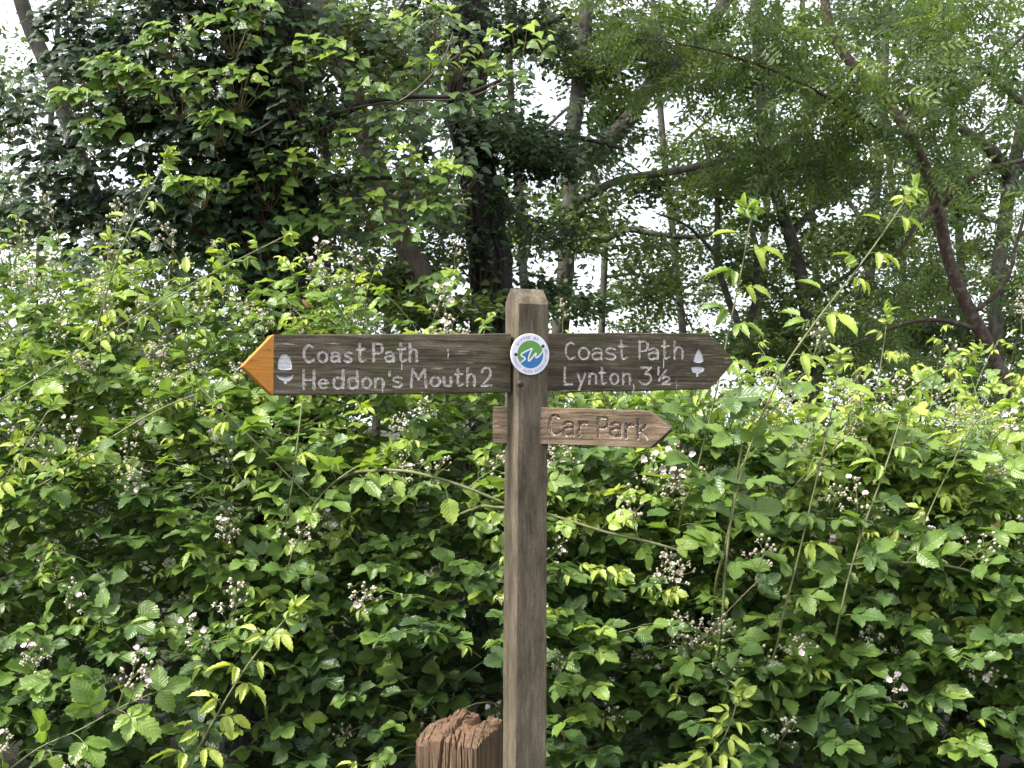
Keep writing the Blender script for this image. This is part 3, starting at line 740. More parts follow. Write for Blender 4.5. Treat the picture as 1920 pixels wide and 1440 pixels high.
def panicle(seed, nfl):
    r = np.random.default_rng(seed); mb = MB(); h = r.uniform(.09, .17)
    ax = np.array([[0, 0, 0], [.004, 0, h * .33], [-.003, .003, h * .66], [0, 0, h]]); V, q = tubes(ax, np.array([.0017, .0014, .0011, .0009]), 4); mb.add(V, q, m=0)
    nb = 9; fl = set(r.choice(nb * 2, nfl, replace=False).tolist()); kk = 0
    for i in range(nb):
        z = h * (.25 + .75 * i / (nb - 1)); a = i * 2.4; ln_ = (.045 * (1 - i / nb) + .012) * r.uniform(.8, 1.2)
        d = norm(np.array([math.cos(a), math.sin(a), .75])); p0 = np.array([0, 0, z]); p1 = p0 + d * ln_
        V, q = tubes(np.array([p0, (p0 + p1) / 2 + [0, 0, .002], p1]), np.array([.0009, .0008, .0007]), 3); mb.add(V, q, m=0)
        ends = [p1]
        if ln_ > .02:
            p2 = p0 + d * ln_ * .6 + np.array([r.normal(0, .012), r.normal(0, .012), .010]); ends.append(p2)
            V, q = tubes(np.array([p0 + d * ln_ * .4, (p0 + d * ln_ * .5 + p2) / 2, p2]), np.array([.0008, .0007, .0006]), 3); mb.add(V, q, m=0)
        for p in ends:
            if kk in fl:
                M = rotx(r.normal(-.5, .5)) @ rotz(r.uniform(0, 6))
                for j in range(5):
                    V, F = petal(r.uniform(.009, .012), .0095); mb.add((V @ roty(r.uniform(-.5, -.1)).T @ rotz(j * 1.257 + r.normal(0, .15)).T) @ M.T + p, F, m=2)
                V, F = ico(.004); mb.add(V * [1, 1, .6] @ M.T + p, F, m=1)
            else:
                V, F = ico(r.uniform(.0035, .0056)); mb.add(V * [1, 1, 1.25] + p + [0, 0, .003], F, m=1)
                if r.random() < .5:
                    for j in range(4):
                        a2 = j * 1.57 + r.uniform(0, 1); s_ = np.array([math.cos(a2), math.sin(a2), -.4]) * .009
                        mb.add(np.array([p, p + s_ * .6 + [-s_[1] * .25, s_[0] * .25, 0], p + s_, p + s_ * .6 + [s_[1] * .25, -s_[0] * .25, 0]]), np.array([[0, 1, 2, 3]]), m=1)
            kk += 1
    return mb
PAN = [panicle(s, n).mesh('flower_cluster', [M_stem, M_bud, M_petal]) for s, n in ((1, 0), (2, 1), (3, 1), (4, 3), (5, 0), (6, 1), (7, 2), (8, 0))]

# ------------------------------------------------------------------ bramble bank
def bank_top(x):
    return np.interp(x, [-3, -1.9, -.9, -.45, -.12, .3, .85, 1.8, 3], [2.12, 2.12, 2.04, 1.90, 1.80, 1.60, 1.52, 1.54, 1.54])
def bank_face(x, z):
    return 3.34 + .46 * np.maximum(z - .5, 0) ** 1.15 + .16 * vnoise(x * 1.9, z * 2.1, 0, 31) + .07 * vnoise(x * 4.5, z * 5, 0, 32)
lv = Leaves(); stems = [[] for _ in range(6)]; pans = []
def region(p):
    x, z = p[0], p[2]
    if x < -.72: return 0 if z > 1.55 else 1
    if x < .04: return 2 if z > 1.38 else 3
    return 4 if x < .88 else 5
def make_shoot(p0, out, length, nleaf, young, reg, tint0, pan_p):
    """a side shoot: arching stem with alternate compound leaves, maybe flowers at its end"""
    d0 = norm(out * .75 + np.array([rng.normal(0, .35), rng.normal(0, .2), rng.uniform(.25, 1.0)]))
    side = norm(np.cross(d0, [0, 0, 1]))
    t_ = np.linspace(0, 1, 5)[:, None]
    pts = p0 + d0 * length * t_ + np.array([0, 0, -1]) * length * .28 * t_ ** 2 + side * rng.normal(0, .12) * length * t_ ** 2
    stems[reg].append((pts, np.linspace(.0026, .0012, 5)))
    n = nleaf; tt = np.linspace(.12, 1, n); pp = np.stack([np.interp(tt, t_[:, 0], pts[:, k]) for k in range(3)], 1)
    ax = norm(pts[-1] - pts[0])
    ang = np.arange(n) * 2.4 + rng.uniform(0, 6)
    u = norm(np.cross(ax, [0.3, 0.1, 1.])); w = np.cross(ax, u)
    d = np.cos(ang)[:, None] * u + np.sin(ang)[:, None] * w
    d = norm(d * .8 + ax * .35 + out * .55 + rng.normal(0, .2, (n, 3)) + np.array([0, 0, -.02])); d[:, 2] = d[:, 2] * .35 + .02
    nz = np.array([-.12, -.36, 1.0]) + out * .12 + rng.normal(0, .27, (n, 3))
    Rm = frames(d, norm(nz))
    t = rng.integers(0, len(BT), n)
    sc = rng.uniform(.7, 1.12, n) * rng.uniform(.78, 1.12) * (1.14 - .26 * np.clip((p0[2] - .6) / 1.3, 0, 1)) * (1.0 - .25 * tt * (1 if young else .4))
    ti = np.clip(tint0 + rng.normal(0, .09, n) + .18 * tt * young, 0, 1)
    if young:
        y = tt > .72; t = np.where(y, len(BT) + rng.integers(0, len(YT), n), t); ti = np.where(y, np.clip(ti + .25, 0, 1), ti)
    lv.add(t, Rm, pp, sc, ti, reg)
    if rng.random() < pan_p: pans.append((reg, pts[-1], norm(ax * .5 + [0, 0, .8] + rng.normal(0, .25, 3) + out * .25)))
NS = 4000
for k in range(NS):
    x = rng.uniform(-2.9, 2.9); zt = bank_top(x); z = .25 + (zt - .25) * rng.random() ** .75
    lay_ = rng.random()
    dep = rng.exponential(.10) if lay_ < .46 else rng.uniform(.12, 1.5)
    topn = .10 * vnoise(x * 3.1, 7, 0, 41)
    y = bank_face(x, z) + dep
    if z > zt - .22 and lay_ > .5: y += rng.uniform(0, .8)
    p = np.array([x, y, z - .12 + topn])
    out = norm(np.array([rng.normal(0, .35), -1.0, .15]))
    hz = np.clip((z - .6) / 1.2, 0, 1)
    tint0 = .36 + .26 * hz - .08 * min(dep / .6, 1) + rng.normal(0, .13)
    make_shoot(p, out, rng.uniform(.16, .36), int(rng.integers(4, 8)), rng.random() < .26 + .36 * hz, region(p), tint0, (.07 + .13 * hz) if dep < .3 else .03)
for k in range(200):                                                    # upright young shoots breaking the top line
    x = rng.uniform(-2.7, 2.7) if k < 140 else rng.uniform(.1, 2.6); zt = bank_top(x); y = bank_face(x, zt) + rng.uniform(-.1, .8)
    p = np.array([x, y, zt - rng.uniform(.02, .22)]); out = norm(np.array([rng.normal(0, .5), rng.normal(-.3, .4), 1.3]))
    make_shoot(p, out, rng.uniform(.22, .46) * (1 if k < 140 else 1.35), int(rng.integers(5, 10)), True, region(p), .55 + rng.normal(0, .1), .10)
bd = lv.done(); tipp = bd['p'] + bd['R'][:, :, 0] * .08
bd = pick(bd, ~((np.abs(tipp[:, 0] + .14) < .22) & (tipp[:, 2] < .86) & (tipp[:, 1] < 3.42)))
BUSH = [('tall bramble bush heaped below the ivy-clad trunk at the left edge', 'pale flowering'),
        ('dark lower bramble bush left of the rotten post, below the orange arrow point', ''),
        ('bramble bush behind the left finger board and its routed lettering', ''),
        ('bramble bush behind the rotten post, below the left finger board', ''),
        ('bramble bush behind the lower half of the signpost, below the car park board', ''),
        ('bramble bush with pink flowers at the right edge, below the red-barked trunk', '')]
BL = [b_[0] for b_ in BUSH]
bushes = []; dead_me = compound(1, True, 99, True).mesh('dead_leaf', [M_dead, M_stem_red])
for r_ in range(6):
    m = bd['g'] == r_; d = pick(bd, m)
    c = d['p'].mean(0); ob = thing('bramble_bush', BL[r_], 'bush', (float(c[0]), float(c[1]), 0), 'bramble bushes along the bank')
    bushes.append(ob)
    off = d['R'][:, :, 0] * .07
    sel = front(d, off, 30, 290)
    place_leaves(d, sel, TB, [M_bramble, M_stem], ob, 'leaf')
    rest = np.ones(len(d['t']), bool); rest[sel] = False
    d2 = pick(d, rest); d2['p'] = d2['p'] - c * [1, 1, 0]
    tag(mass(d2, TB).build('foliage', [M_bramble, M_stem], ob), kind='stuff')
    V, q = tubes(np.array([s_[0] for s_ in stems[r_]]) - c * [1, 1, 0], np.array([s_[1] for s_ in stems[r_]]), 4)
    tag(MB().add(V, q).build('stems', M_stem, ob), kind='stuff')
for k in range(14):                                                     # a few dead leaves caught among the green
    d = pick(bd, bd['g'] == k % 6); i = front(d, 0, 60, 200); i = i[rng.integers(len(i))]
    M = np.eye(4); M[:3, :3] = d['R'][i] @ rotx(rng.normal(0, .8)) * .7; M[:3, 3] = d['p'][i] + [0, -.01, -.02]
    link('dead_leaf', dead_me, bushes[k % 6], np.linalg.inv(np.array(bushes[k % 6].matrix_basis)) @ M)
for reg, p, ax in pans:
    Rm = frames(norm(np.cross(ax, [.3, .9, .1]))[None], ax[None])[0]; M = np.eye(4); M[:3, :3] = Rm * rng.uniform(.85, 1.25); M[:3, 3] = p
    link('flower_cluster', PAN[rng.integers(len(PAN))], bushes[reg], np.linalg.inv(np.array(bushes[reg].matrix_basis)) @ M)

# ------------------------------------------------------------------ single bramble canes that stand out
def cane(label, pts, r0, r1, every=.09, young=.5, lsc=1.0, tint=.55, pan=0, mat=None, start=.1, drop=1.0, seed=0):
    """pts: (photo x, photo y, distance) knots -> an arching cane with prickles and compound leaves"""
    rr = np.random.default_rng(seed + 500)
    a_, b_ = pts[0], pts[1]; dx = np.array(a_[:2], float) - np.array(b_[:2]); dx = dx / np.linalg.norm(dx)
    pts = [(a_[0] + dx[0] * 170 , a_[1] + dx[1] * 120 + 70, a_[2] + .55), (a_[0] + dx[0] * 70, a_[1] + dx[1] * 60 + 15, a_[2] + .22)] + list(pts)
    W = resample(chaikin(np.array([P(*q) for q in pts]), 2), 40); base = W[0].copy()
    o = thing('bramble_cane', label, 'bramble cane', base.tolist(), 'bramble canes rising from the bushes')
    tt = np.linspace(0, 1, 40); env = np.sin(np.pi * np.clip(tt * 1.3, 0, 1))
    W = W + np.stack([.022 * env * fbm(tt * 5, seed, 0, 61), .03 * env * fbm(tt * 4, seed, 0, 62), .018 * env * fbm(tt * 5, seed, 0, 63)], 1)
    Wl = W - base; rad = np.linspace(r0, r1, 40) * .82; V, q = tubes(Wl, rad, 7); st = MB(); st.add(V, q)
    L = np.linalg.norm(np.diff(W, axis=0), axis=1).sum(); T_ = norm(np.gradient(W, axis=0))
    npk = int(L / .011)
    for i in range(npk):                                              # prickles
        f = rr.random(); k = min(int(f * 39), 38); t_ = T_[k]; a = norm(np.cross(t_, rr.normal(0, 1, 3))); p = Wl[k] + (Wl[k + 1] - Wl[k]) * (f * 39 - k)
        s_ = np.cross(t_, a); h = rr.uniform(.003, .006); rb = .0012
        st.add(np.array([p + a * rad[k] * .8 + t_ * rb, p + a * rad[k] * .8 - t_ * rb + s_ * rb, p + a * rad[k] * .8 - t_ * rb - s_ * rb, p + a * (rad[k] + h) - t_ * .002]), np.array([[0, 1, 3], [1, 2, 3], [2, 0, 3]]))
    st.build('stem', mat or M_stem, o)
    n = max(2, int(L * (1 - start) / every * 1.6)); fs = np.linspace(start, 1, n) if n > 1 else [1]
    for j, f in enumerate(fs):
        k = min(int(f * 39), 38); p = Wl[k]; t_ = T_[k]
        yg = f > 1 - young * .5
        u = norm(np.cross(t_, [0.05, 1, .1])); sgn = 1 if j % 2 else -1
        d = norm(u * sgn + t_ * .45 + np.array([0, rr.normal(-.35, .35), .05])); d[2] = d[2] * .6
        nz = norm(np.array([0, -.40, 1.]) + rr.normal(0, .22, 3))
        if f > .97: d = norm(t_ + rr.normal(0, .25, 3)); nz = norm(np.array([0, -.9, .5]) + rr.normal(0, .2, 3))
        Rm = frames(d[None], nz[None])[0]; sc = lsc * rr.uniform(.85, 1.25) * (1 - .32 * max(0, f - .5) / .5 * young)
        T = YT[rr.integers(len(YT))] if yg else BT[rr.integers(len(BT) - 1)]
        M = np.eye(4); M[:3, :3] = Rm * sc * (1.35 if yg else 1); M[:3, 3] = p
        link('leaf', T.mesh(float(np.clip(tint + rr.normal(0, .08) + (.25 if yg else 0), 0, 1)), [M_bramble, M_stem], 'leaf'), o, M)
    for j in range(5 if young else 0):                                # furled tip
        d = norm(T_[-1] + rr.normal(0, .3, 3)); Rm = frames(d[None], norm(np.cross(d, rr.normal(0, 1, 3)))[None])[0]
        M = np.eye(4); M[:3, :3] = Rm * lsc * rr.uniform(.5, .9); M[:3, 3] = Wl[-1]
        link('leaf', YT[rr.integers(len(YT))].mesh(.9, [M_bramble, M_stem], 'leaf'), o, M)
    for j in range(pan):
        k = rr.integers(20, 40); ax = norm(T_[k] * .4 + np.array([rr.normal(0, .4), rr.normal(-.2, .3), .9]))
        M = np.eye(4); M[:3, :3] = frames(norm(np.cross(ax, [.3, .9, .1]))[None], ax[None])[0]; M[:3, 3] = Wl[k]
        link('flower_cluster', PAN[rr.integers(len(PAN))], o, M)
    return o
CN = [
 ('bright thorny cane in front of the lower left bush, tip below the left board', [(330, 1475, 3.12), (400, 1350, 3.1), (470, 1235, 3.1), (545, 1150, 3.12)], .0052, .003, .075, .9, 1.05, .78, 0, None, .25),
 ('hairy cane with a pale furled tip crossing the ivy at upper left', [(150, 720, 3.75), (195, 560, 3.7), (240, 430, 3.7), (310, 305, 3.72)], .0058, .0026, .10, .8, 1.0, .66, 1, None, .3),
 ('long slanting cane from the left edge up towards the ivy trunk', [(-30, 770, 3.55), (90, 690, 3.55), (220, 610, 3.6), (380, 520, 3.65), (530, 445, 3.7)], .0045, .0022, .10, .7, .9, .62, 2, None, .1),
 ('dark cane rising rightward below the orange arrow point', [(90, 900, 3.45), (200, 825, 3.45), (300, 765, 3.5), (380, 735, 3.5)], .0042, .003, .13, 0, .9, .5, 0, None, .3),
 ('thorny cane slanting down right from the orange arrow point', [(640, 990, 3.4), (540, 890, 3.4), (440, 790, 3.42), (372, 725, 3.45)], .0042, .0025, .10, .3, .9, .62, 0, None, .2),
 ('thin upright pale cane left of the orange arrow point', [(190, 680, 3.62), (194, 600, 3.62), (198, 520, 3.64), (206, 455, 3.66)], .003, .0018, .2, .3, .8, .6, 0, None, .5),
 ('young leafy cane leaning in at the left edge below the boards', [(-20, 940, 3.3), (20, 880, 3.3), (60, 820, 3.3), (90, 770, 3.32)], .0042, .002, .06, 1, .95, .78, 0, None, .2),
 ('pale arching cane passing behind the post below the left board', [(720, 882, 3.28), (800, 890, 3.25), (880, 915, 3.22), (960, 950, 3.2)], .0062, .0055, .13, 0, 1.0, .72, 1, None, .1),
 ('pale arching cane with a snapped end beside the post, below the car park board', [(960, 950, 3.2), (1040, 968, 3.18), (1140, 1000, 3.16), (1215, 1015, 3.15), (1272, 1032, 3.15)], .0058, .005, .16, 0, .7, .7, 1, None, .1),
 ('forked dark cane below the left board, reaching up right', [(560, 1010, 3.42), (585, 945, 3.4), (640, 890, 3.4), (720, 850, 3.42)], .0050, .003, .11, .2, .95, .66, 0, None, .2),
 ('pale upright cane below the lettering of the left board', [(535, 990, 3.4), (550, 900, 3.4), (560, 810, 3.42), (566, 760, 3.45)], .0042, .003, .2, .3, .8, .66, 0, None, .3),
 ('tall leafy cane just right of the right arrow point', [(1285, 930, 3.36), (1330, 790, 3.34), (1362, 640, 3.34), (1392, 500, 3.36), (1408, 405, 3.38)], .0050, .002, .085, .7, 1.15, .5, 0, None, .25),
 ('thick hairy cane leaning far right with a fresh leafy tip', [(1352, 1075, 3.3), (1400, 860, 3.3), (1450, 720, 3.32), (1530, 600, 3.36), (1620, 490, 3.42), (1705, 365, 3.5)], .0062, .0026, .105, .7, 1.15, .56, 0, None, .35),
 ('dark upright stem with drooping leaves under the right board', [(1350, 1180, 3.28), (1362, 1040, 3.28), (1380, 900, 3.3), (1392, 830, 3.32)], .0058, .0045, .3, 0, 1.0, .5, 0, None, .5),
 ('straight hairy cane topped by young leaves, right of the tall leaning cane', [(1455, 1215, 3.26), (1500, 1040, 3.28), (1535, 880, 3.3), (1562, 760, 3.34), (1572, 685, 3.36)], .0055, .0022, .11, .8, 1.1, .58, 0, None, .35),
 ('slender pale cane with a spiky leafless tip in front of the red-barked trunk', [(1625, 900, 3.5), (1640, 760, 3.5), (1655, 660, 3.52), (1664, 595, 3.54)], .0042, .0018, .09, .9, .9, .66, 0, None, .3),
 ('hairy cane sweeping right with narrow furled leaves at its tip', [(1500, 900, 3.45), (1600, 800, 3.45), (1720, 715, 3.46), (1825, 662, 3.48)], .0050, .0022, .10, .9, .9, .62, 0, None, .3),
 ('leaning cane with yellow young leaves near the right edge', [(1700, 1040, 3.4), (1770, 900, 3.42), (1820, 800, 3.44), (1858, 735, 3.46)], .0048, .002, .09, .9, .95, .64, 0, None, .3),
 ('slanting dark cane among the right bush with pink flowers', [(1560, 1180, 3.24), (1610, 1010, 3.26), (1660, 880, 3.28), (1690, 780, 3.3)], .0052, .003, .12, .3, 1.05, .5, 2, None, .3),
 ('low fresh yellow-green cane near the bottom, right of the post', [(1310, 1440, 3.12), (1350, 1400, 3.12), (1375, 1345, 3.12), (1382, 1310, 3.12)], .0042, .002, .035, 1, 1.0, .86, 0, None, .2),
 ('red-brown flowering stem in the middle of the right bush', [(1330, 1190, 3.22), (1360, 1150, 3.2), (1400, 1110, 3.2), (1420, 1090, 3.2)], .0034, .002, .2, 0, .8, .4, 4, M_stem_red, .5),
 ('low arching cane along the right bush near the edge', [(1560, 1060, 3.3), (1680, 1052, 3.28), (1790, 1060, 3.28), (1870, 1090, 3.28), (1940, 1130, 3.28)], .0055, .004, .14, 0, 1.0, .5, 2, None, .1),
 ('bending stem laden with pale buds at lower left', [(-20, 1470, 3.12), (70, 1400, 3.1), (150, 1370, 3.1), (215, 1330, 3.1), (285, 1300, 3.1)], .0040, .002, .11, 0, 1.05, .66, 4, None, .1),
]
for i, c_ in enumerate(CN): cane(*c_, seed=i)

# ------------------------------------------------------------------ trees
def tleaf(L, W):
    return np.array([[0, 0, 0], [L * .35, -W / 2, .12 * W], [L * .45, 0, -.05 * W], [L * .35, W / 2, .12 * W], [L, 0, -.12 * L], [L * .75, -W * .32, .05 * W], [L * .75, W * .32, .05 * W]]), \
        [np.array([[0, 1, 2], [0, 2, 3], [5, 4, 2], [4, 6, 2]]), np.array([[1, 5, 2, 2], [3, 2, 6, 6]])[:0]], np.array([[1, 5, 2], [2, 6, 3]])
def simple_leaf(L=.05, W=.028):
    V, F, F2 = tleaf(L, W); mb = MB(); A = np.zeros((7, 3)); A[:, 0] = [0, -1, 0, 1, 0, -.7, .7]; A[:, 1] = V[:, 0] / L
    mb.add(V, [np.vstack([F[0], F2])], A); return mb
def pinnate():
    mb = MB(); L = .05
    sp = np.array([[0, 0, 0], [.06, 0, .004], [.12, 0, -.002], [.17, 0, -.018]]); V, q = tubes(sp, np.array([.0011, .0009, .0008, .0006]), 3); mb.add(V, q)
    for i, f in enumerate((.28, .28, .48, .48, .68, .68, .86, .86, 1.0)):
        p = np.array([np.interp(f, [0, .35, .7, 1], sp[:, k]) for k in range(3)]); a = 0 if f == 1 else (R(58) if i % 2 else -R(58))
        V, F, F2 = tleaf(L * (1.15 - .25 * f), .017); A = np.zeros((7, 3)); A[:, 1] = V[:, 0] / L
        mb.add(V @ roty(.2).T @ rotz(a).T + p, [np.vstack([F[0], F2])], A)
    return mb
class One:
    def __init__(s, mb): s.hi = s.lo = mb
OAK = [One(simple_leaf(.05, .030)), One(simple_leaf(.058, .028)), One(simple_leaf(.042, .028))]
PINN = [One(pinnate())]
NEED = [One(simple_leaf(.045, .012)), One(simple_leaf(.035, .010))]

def limb_mesh(W, r0, r1, k=12, rough=.12, seed=0, n=46):
    W = resample(chaikin(W, 2), n); tt = np.linspace(0, 1, n); amp = (r0 + r1) * .55 * np.sin(np.pi * np.clip(tt * 1.1, 0, 1))
    W = W + np.stack([amp * fbm(tt * 7, 1, 0, seed + 71), amp * fbm(tt * 7, 4, 0, seed + 72), 0 * tt], 1); rad = np.linspace(r0, r1, n); V, q = tubes(W, rad, k)
    V = V.reshape(n, k, 3); c = W[:, None, :]; a = np.arange(k) / k * 6.28
    z = np.linspace(0, np.linalg.norm(W[-1] - W[0]), n)[:, None]
    d = 1 + rough * fbm(np.cos(a)[None] * 1.6 + 5, np.sin(a)[None] * 1.6 + z * .6, z * 2.5, seed, 3) * 1.6
    return W, rad, (c + (V - c) * d[..., None]).reshape(-1, 3), q

def tree(label, name, limbs, crowns, bark, leafmat, T, lsize=1.0, tint=(.5, .15), seed=0, extra=None, up=.8, group=None):
    """limbs: [(knots (px, py, Y), r0, r1)], first = trunk.  crowns: [(px, py, Y, rx, ry, rdepth, clumps, leaves)]"""
    r = np.random.default_rng(seed + 900)
    pts0 = [np.array([P(*q) for q in l[0]]) for l in limbs]
    foot = pts0[0][0].copy(); foot[2] = float(ground_z(foot[0], foot[1]))
    pts0[0] = np.vstack([[foot - [0, 0, .1]], pts0[0]])
    o = thing(name, label, 'tree', foot.tolist(), group)
    nodes, nrad = [], []
    for i, (w, l) in enumerate(zip(pts0, limbs)):
        W, rad, V, q = limb_mesh(w, l[1] * (1.12 if i == 0 else 1), l[2], 16 if i == 0 else 9, .14, seed + i, 70 if i == 0 else 34)
        MB().add(V - foot, q).build('trunk' if i == 0 else 'limb', bark, o)
        nodes.append(W[8:] if i == 0 else W); nrad.append(rad[8:] if i == 0 else rad)
    nodes = np.concatenate(nodes); nrad = np.concatenate(nrad)
    cl, nl = [], []
    for (px, py, Y, rx, ry, rd, n, k) in crowns:
        c = P(px, py, Y); sx = rx * Y / FPX; sz = ry * Y / FPX
        ns = max(3, n // 6); sc_ = norm(r.normal(0, 1, (ns, 3))) * (r.random((ns, 1)) ** .4); u = sc_[r.integers(0, ns, n)] + r.normal(0, .17, (n, 3)) * np.array([1.2, 1, .8])
        cl.append(c + u * [sx, rd, sz]); nl += [k] * n
    cl = np.concatenate(cl) if cl else np.zeros((0, 3)); nl = np.array(nl)
    d0 = np.array([np.min(np.linalg.norm(nodes - c, axis=1)) for c in cl]) if len(cl) else np.array([])
    segs, srad = [], []; L = Leaves()
    for i in np.argsort(d0):
        c = cl[i]; dd = np.linalg.norm(nodes - c, axis=1) + .25 * np.maximum(0, nodes[:, 2] - c[2]) + .3 * (nrad > .09)
        j = int(np.argmin(dd)); a = nodes[j]; ln_ = np.linalg.norm(c - a) + 1e-6
        t_ = np.linspace(0, 1, 6)[:, None]; side = r.normal(0, .16 * ln_, 3)
        pts = a + (c - a) * t_ + side * np.sin(np.pi * t_) + r.normal(0, .022 * ln_, (6, 3)) * np.sin(np.pi * t_)
        ra = min(nrad[j] * .65, .004 + .011 * ln_); rd_ = np.linspace(ra, .0022, 6)
        segs.append(pts); srad.append(rd_)
        nodes = np.vstack([nodes, pts[1:]]); nrad = np.r_[nrad, rd_[1:]]
        k = int(nl[i] * r.uniform(.6, 1.4)); ax = norm(c - a)
        f = r.uniform(.35, 1.15, k); sp = .075 + .04 * min(ln_, 1)
        base = a + (c - a) * np.minimum(f, 1)[:, None] + side * np.sin(np.pi * np.minimum(f, 1))[:, None]
        p = base + r.normal(0, 1, (k, 3)) * sp * np.array([1, 1, .55])
        d = norm(p - base + .06 * ax + r.normal(0, .06, (k, 3))); d[:, 2] = d[:, 2] * .6 - .15
        nz = np.array([0, -.35, up * .6]) + r.normal(0, .55, (k, 3))
        tc = np.clip(tint[0] + r.normal(0, tint[1]) + r.normal(0, .08, k), 0, 1)
        L.add(r.integers(0, len(T), k), frames(d, nz), p, lsize * r.uniform(.7, 1.2, k), tc)
    if segs:
        V, q = tubes(np.array(segs) - foot, np.array(srad), 4)
        tag(MB().add(V, q).build('twigs', bark if bark is not M_bark_dark else M_twig, o), kind='stuff')
        d = L.done(); d['p'] = d['p'] - foot
        tag(mass(d, T).build('crown', leafmat, o), kind='stuff')
    if extra: extra(o, foot)
    return o
ct = lambda *a: a
# ivy-clad trunk
def vines(n, seed, spread=1.02):
    def f(o, foot):
        r = np.random.default_rng(seed); tr = [c for c in o.children if c.name.startswith('trunk')][0]
        co = np.array([v.co[:] for v in tr.data.vertices]).reshape(-1, 16, 3)[6:]; c = co.mean(1)
        S, Q = [], []
        for i in range(n):
            a = r.uniform(3.4, 6.0) + np.cumsum(r.normal(0, .05, len(c))); rad = np.linalg.norm(co - c[:, None], axis=2).mean(1)
            S.append(c + np.stack([np.cos(a) * rad, np.sin(a) * rad, 0 * a], 1) * spread + [0, -.004, 0]); Q.append(np.full(len(c), r.uniform(.006, .018)))
        V, q = tubes(np.array(S), np.array(Q), 6); tag(MB().add(V, q).build('ivy_stems', M_bark_dark, o), kind='stuff')
    return f
tree('broad dark trunk wrapped in ivy behind the left bramble bush', 'ivy_clad_tree',
     [([(505, 700, 5.0), (500, 400, 5.0), (490, 150, 5.0), (480, -120, 5.0), (470, -420, 5.0)], .19, .15),
      ([(495, 330, 4.95), (400, 250, 4.8), (250, 230, 4.8), (60, 300, 4.85)], .035, .012), ([(488, 90, 4.95), (380, 20, 4.8), (230, -20, 4.85), (60, -60, 4.9)], .035, .012),
      ([(500, 300, 5.0), (600, 230, 4.8), (720, 180, 4.75), (860, 185, 4.75), (940, 150, 4.75)], .022, .008), ([(500, 420, 5.0), (620, 340, 4.75), (760, 330, 4.7), (830, 350, 4.7)], .016, .006)],
     [(420, -820, 5.6, 760, 260, 1.3, 100, 60), (-100, -500, 5.8, 400, 160, 1.0, 30, 60)], M_bark_dark, M_tree, OAK, 1.7, seed=1, extra=vines(14, 3))  # this crown hangs out of view, added overhead to shade trunk and ivy
tree('slender bare pale trunk leaning across the sky in the top left corner', 'leaning_tree',
     [([(240, 700, 5.6), (190, 420, 5.6), (125, 210, 5.6), (85, 110, 5.6), (50, 40, 5.6), (15, -90, 5.6)], .052, .036)],
     [(30, -160, 5.6, 160, 90, .4, 14, 40)], M_bark_lichen, M_tree, OAK, 1, seed=2)
tree('thick dark upright trunk directly behind the signpost top', 'dark_tree',
     [([(896, 680, 6.8), (898, 480, 6.8), (896, 330, 6.8), (884, 190, 6.8), (880, 0, 6.8), (876, -250, 6.8)], .142, .105),
      ([(895, 300, 6.8), (960, 255, 6.6), (1060, 250, 6.5), (1170, 280, 6.5)], .03, .010), ([(884, 150, 6.8), (960, 70, 6.7), (1060, 30, 6.7)], .03, .01), ([(884, 200, 6.8), (800, 140, 6.9), (700, 60, 7)], .03, .01)],
     [(1010, 275, 6.55, 150, 55, .4, 70, 60), (960, 60, 6.7, 130, 90, .4, 40, 46), (790, 100, 6.9, 110, 110, .4, 40, 46), (905, 210, 6.5, 70, 60, .2, 30, 46), (1000, 420, 6.7, 70, 90, .4, 26, 40), (930, -560, 7.2, 620, 190, 1.4, 90, 60), (1010, 560, 6.7, 80, 60, .3, 34, 44), (850, 400, 6.9, 60, 120, .3, 24, 40)],  # the widest, highest clumps are unseen, added to keep sun off the trunks
     M_bark_dark, M_yew, NEED + OAK[:1], 1.0, (.4, .18), 3, vines(10, 5), .7)
tree('brown trunk leaning left behind the ivy sprays, left of the dark trunk', 'leaning_tree',
     [([(850, 680, 6.2), (790, 520, 6.2), (745, 420, 6.2), (700, 300, 6.2), (650, 150, 6.2), (600, -60, 6.2)], .075, .05),
      ([(700, 300, 6.2), (660, 330, 6.1), (600, 330, 6.1)], .02, .008), ([(650, 150, 6.2), (720, 60, 6.2), (760, 0, 6.2)], .02, .008)],
     [(650, 60, 6.3, 120, 110, .4, 44, 44), (700, 230, 6.3, 100, 90, .4, 34, 40), (640, 380, 6.2, 70, 90, .4, 26, 40), (800, 420, 6.3, 60, 110, .4, 26, 40), (810, 570, 6.3, 90, 60, .4, 34, 44), (700, 520, 6.3, 90, 70, .4, 26, 40)], M_bark_brown, M_tree, OAK, 1, (.5, .18), 4)
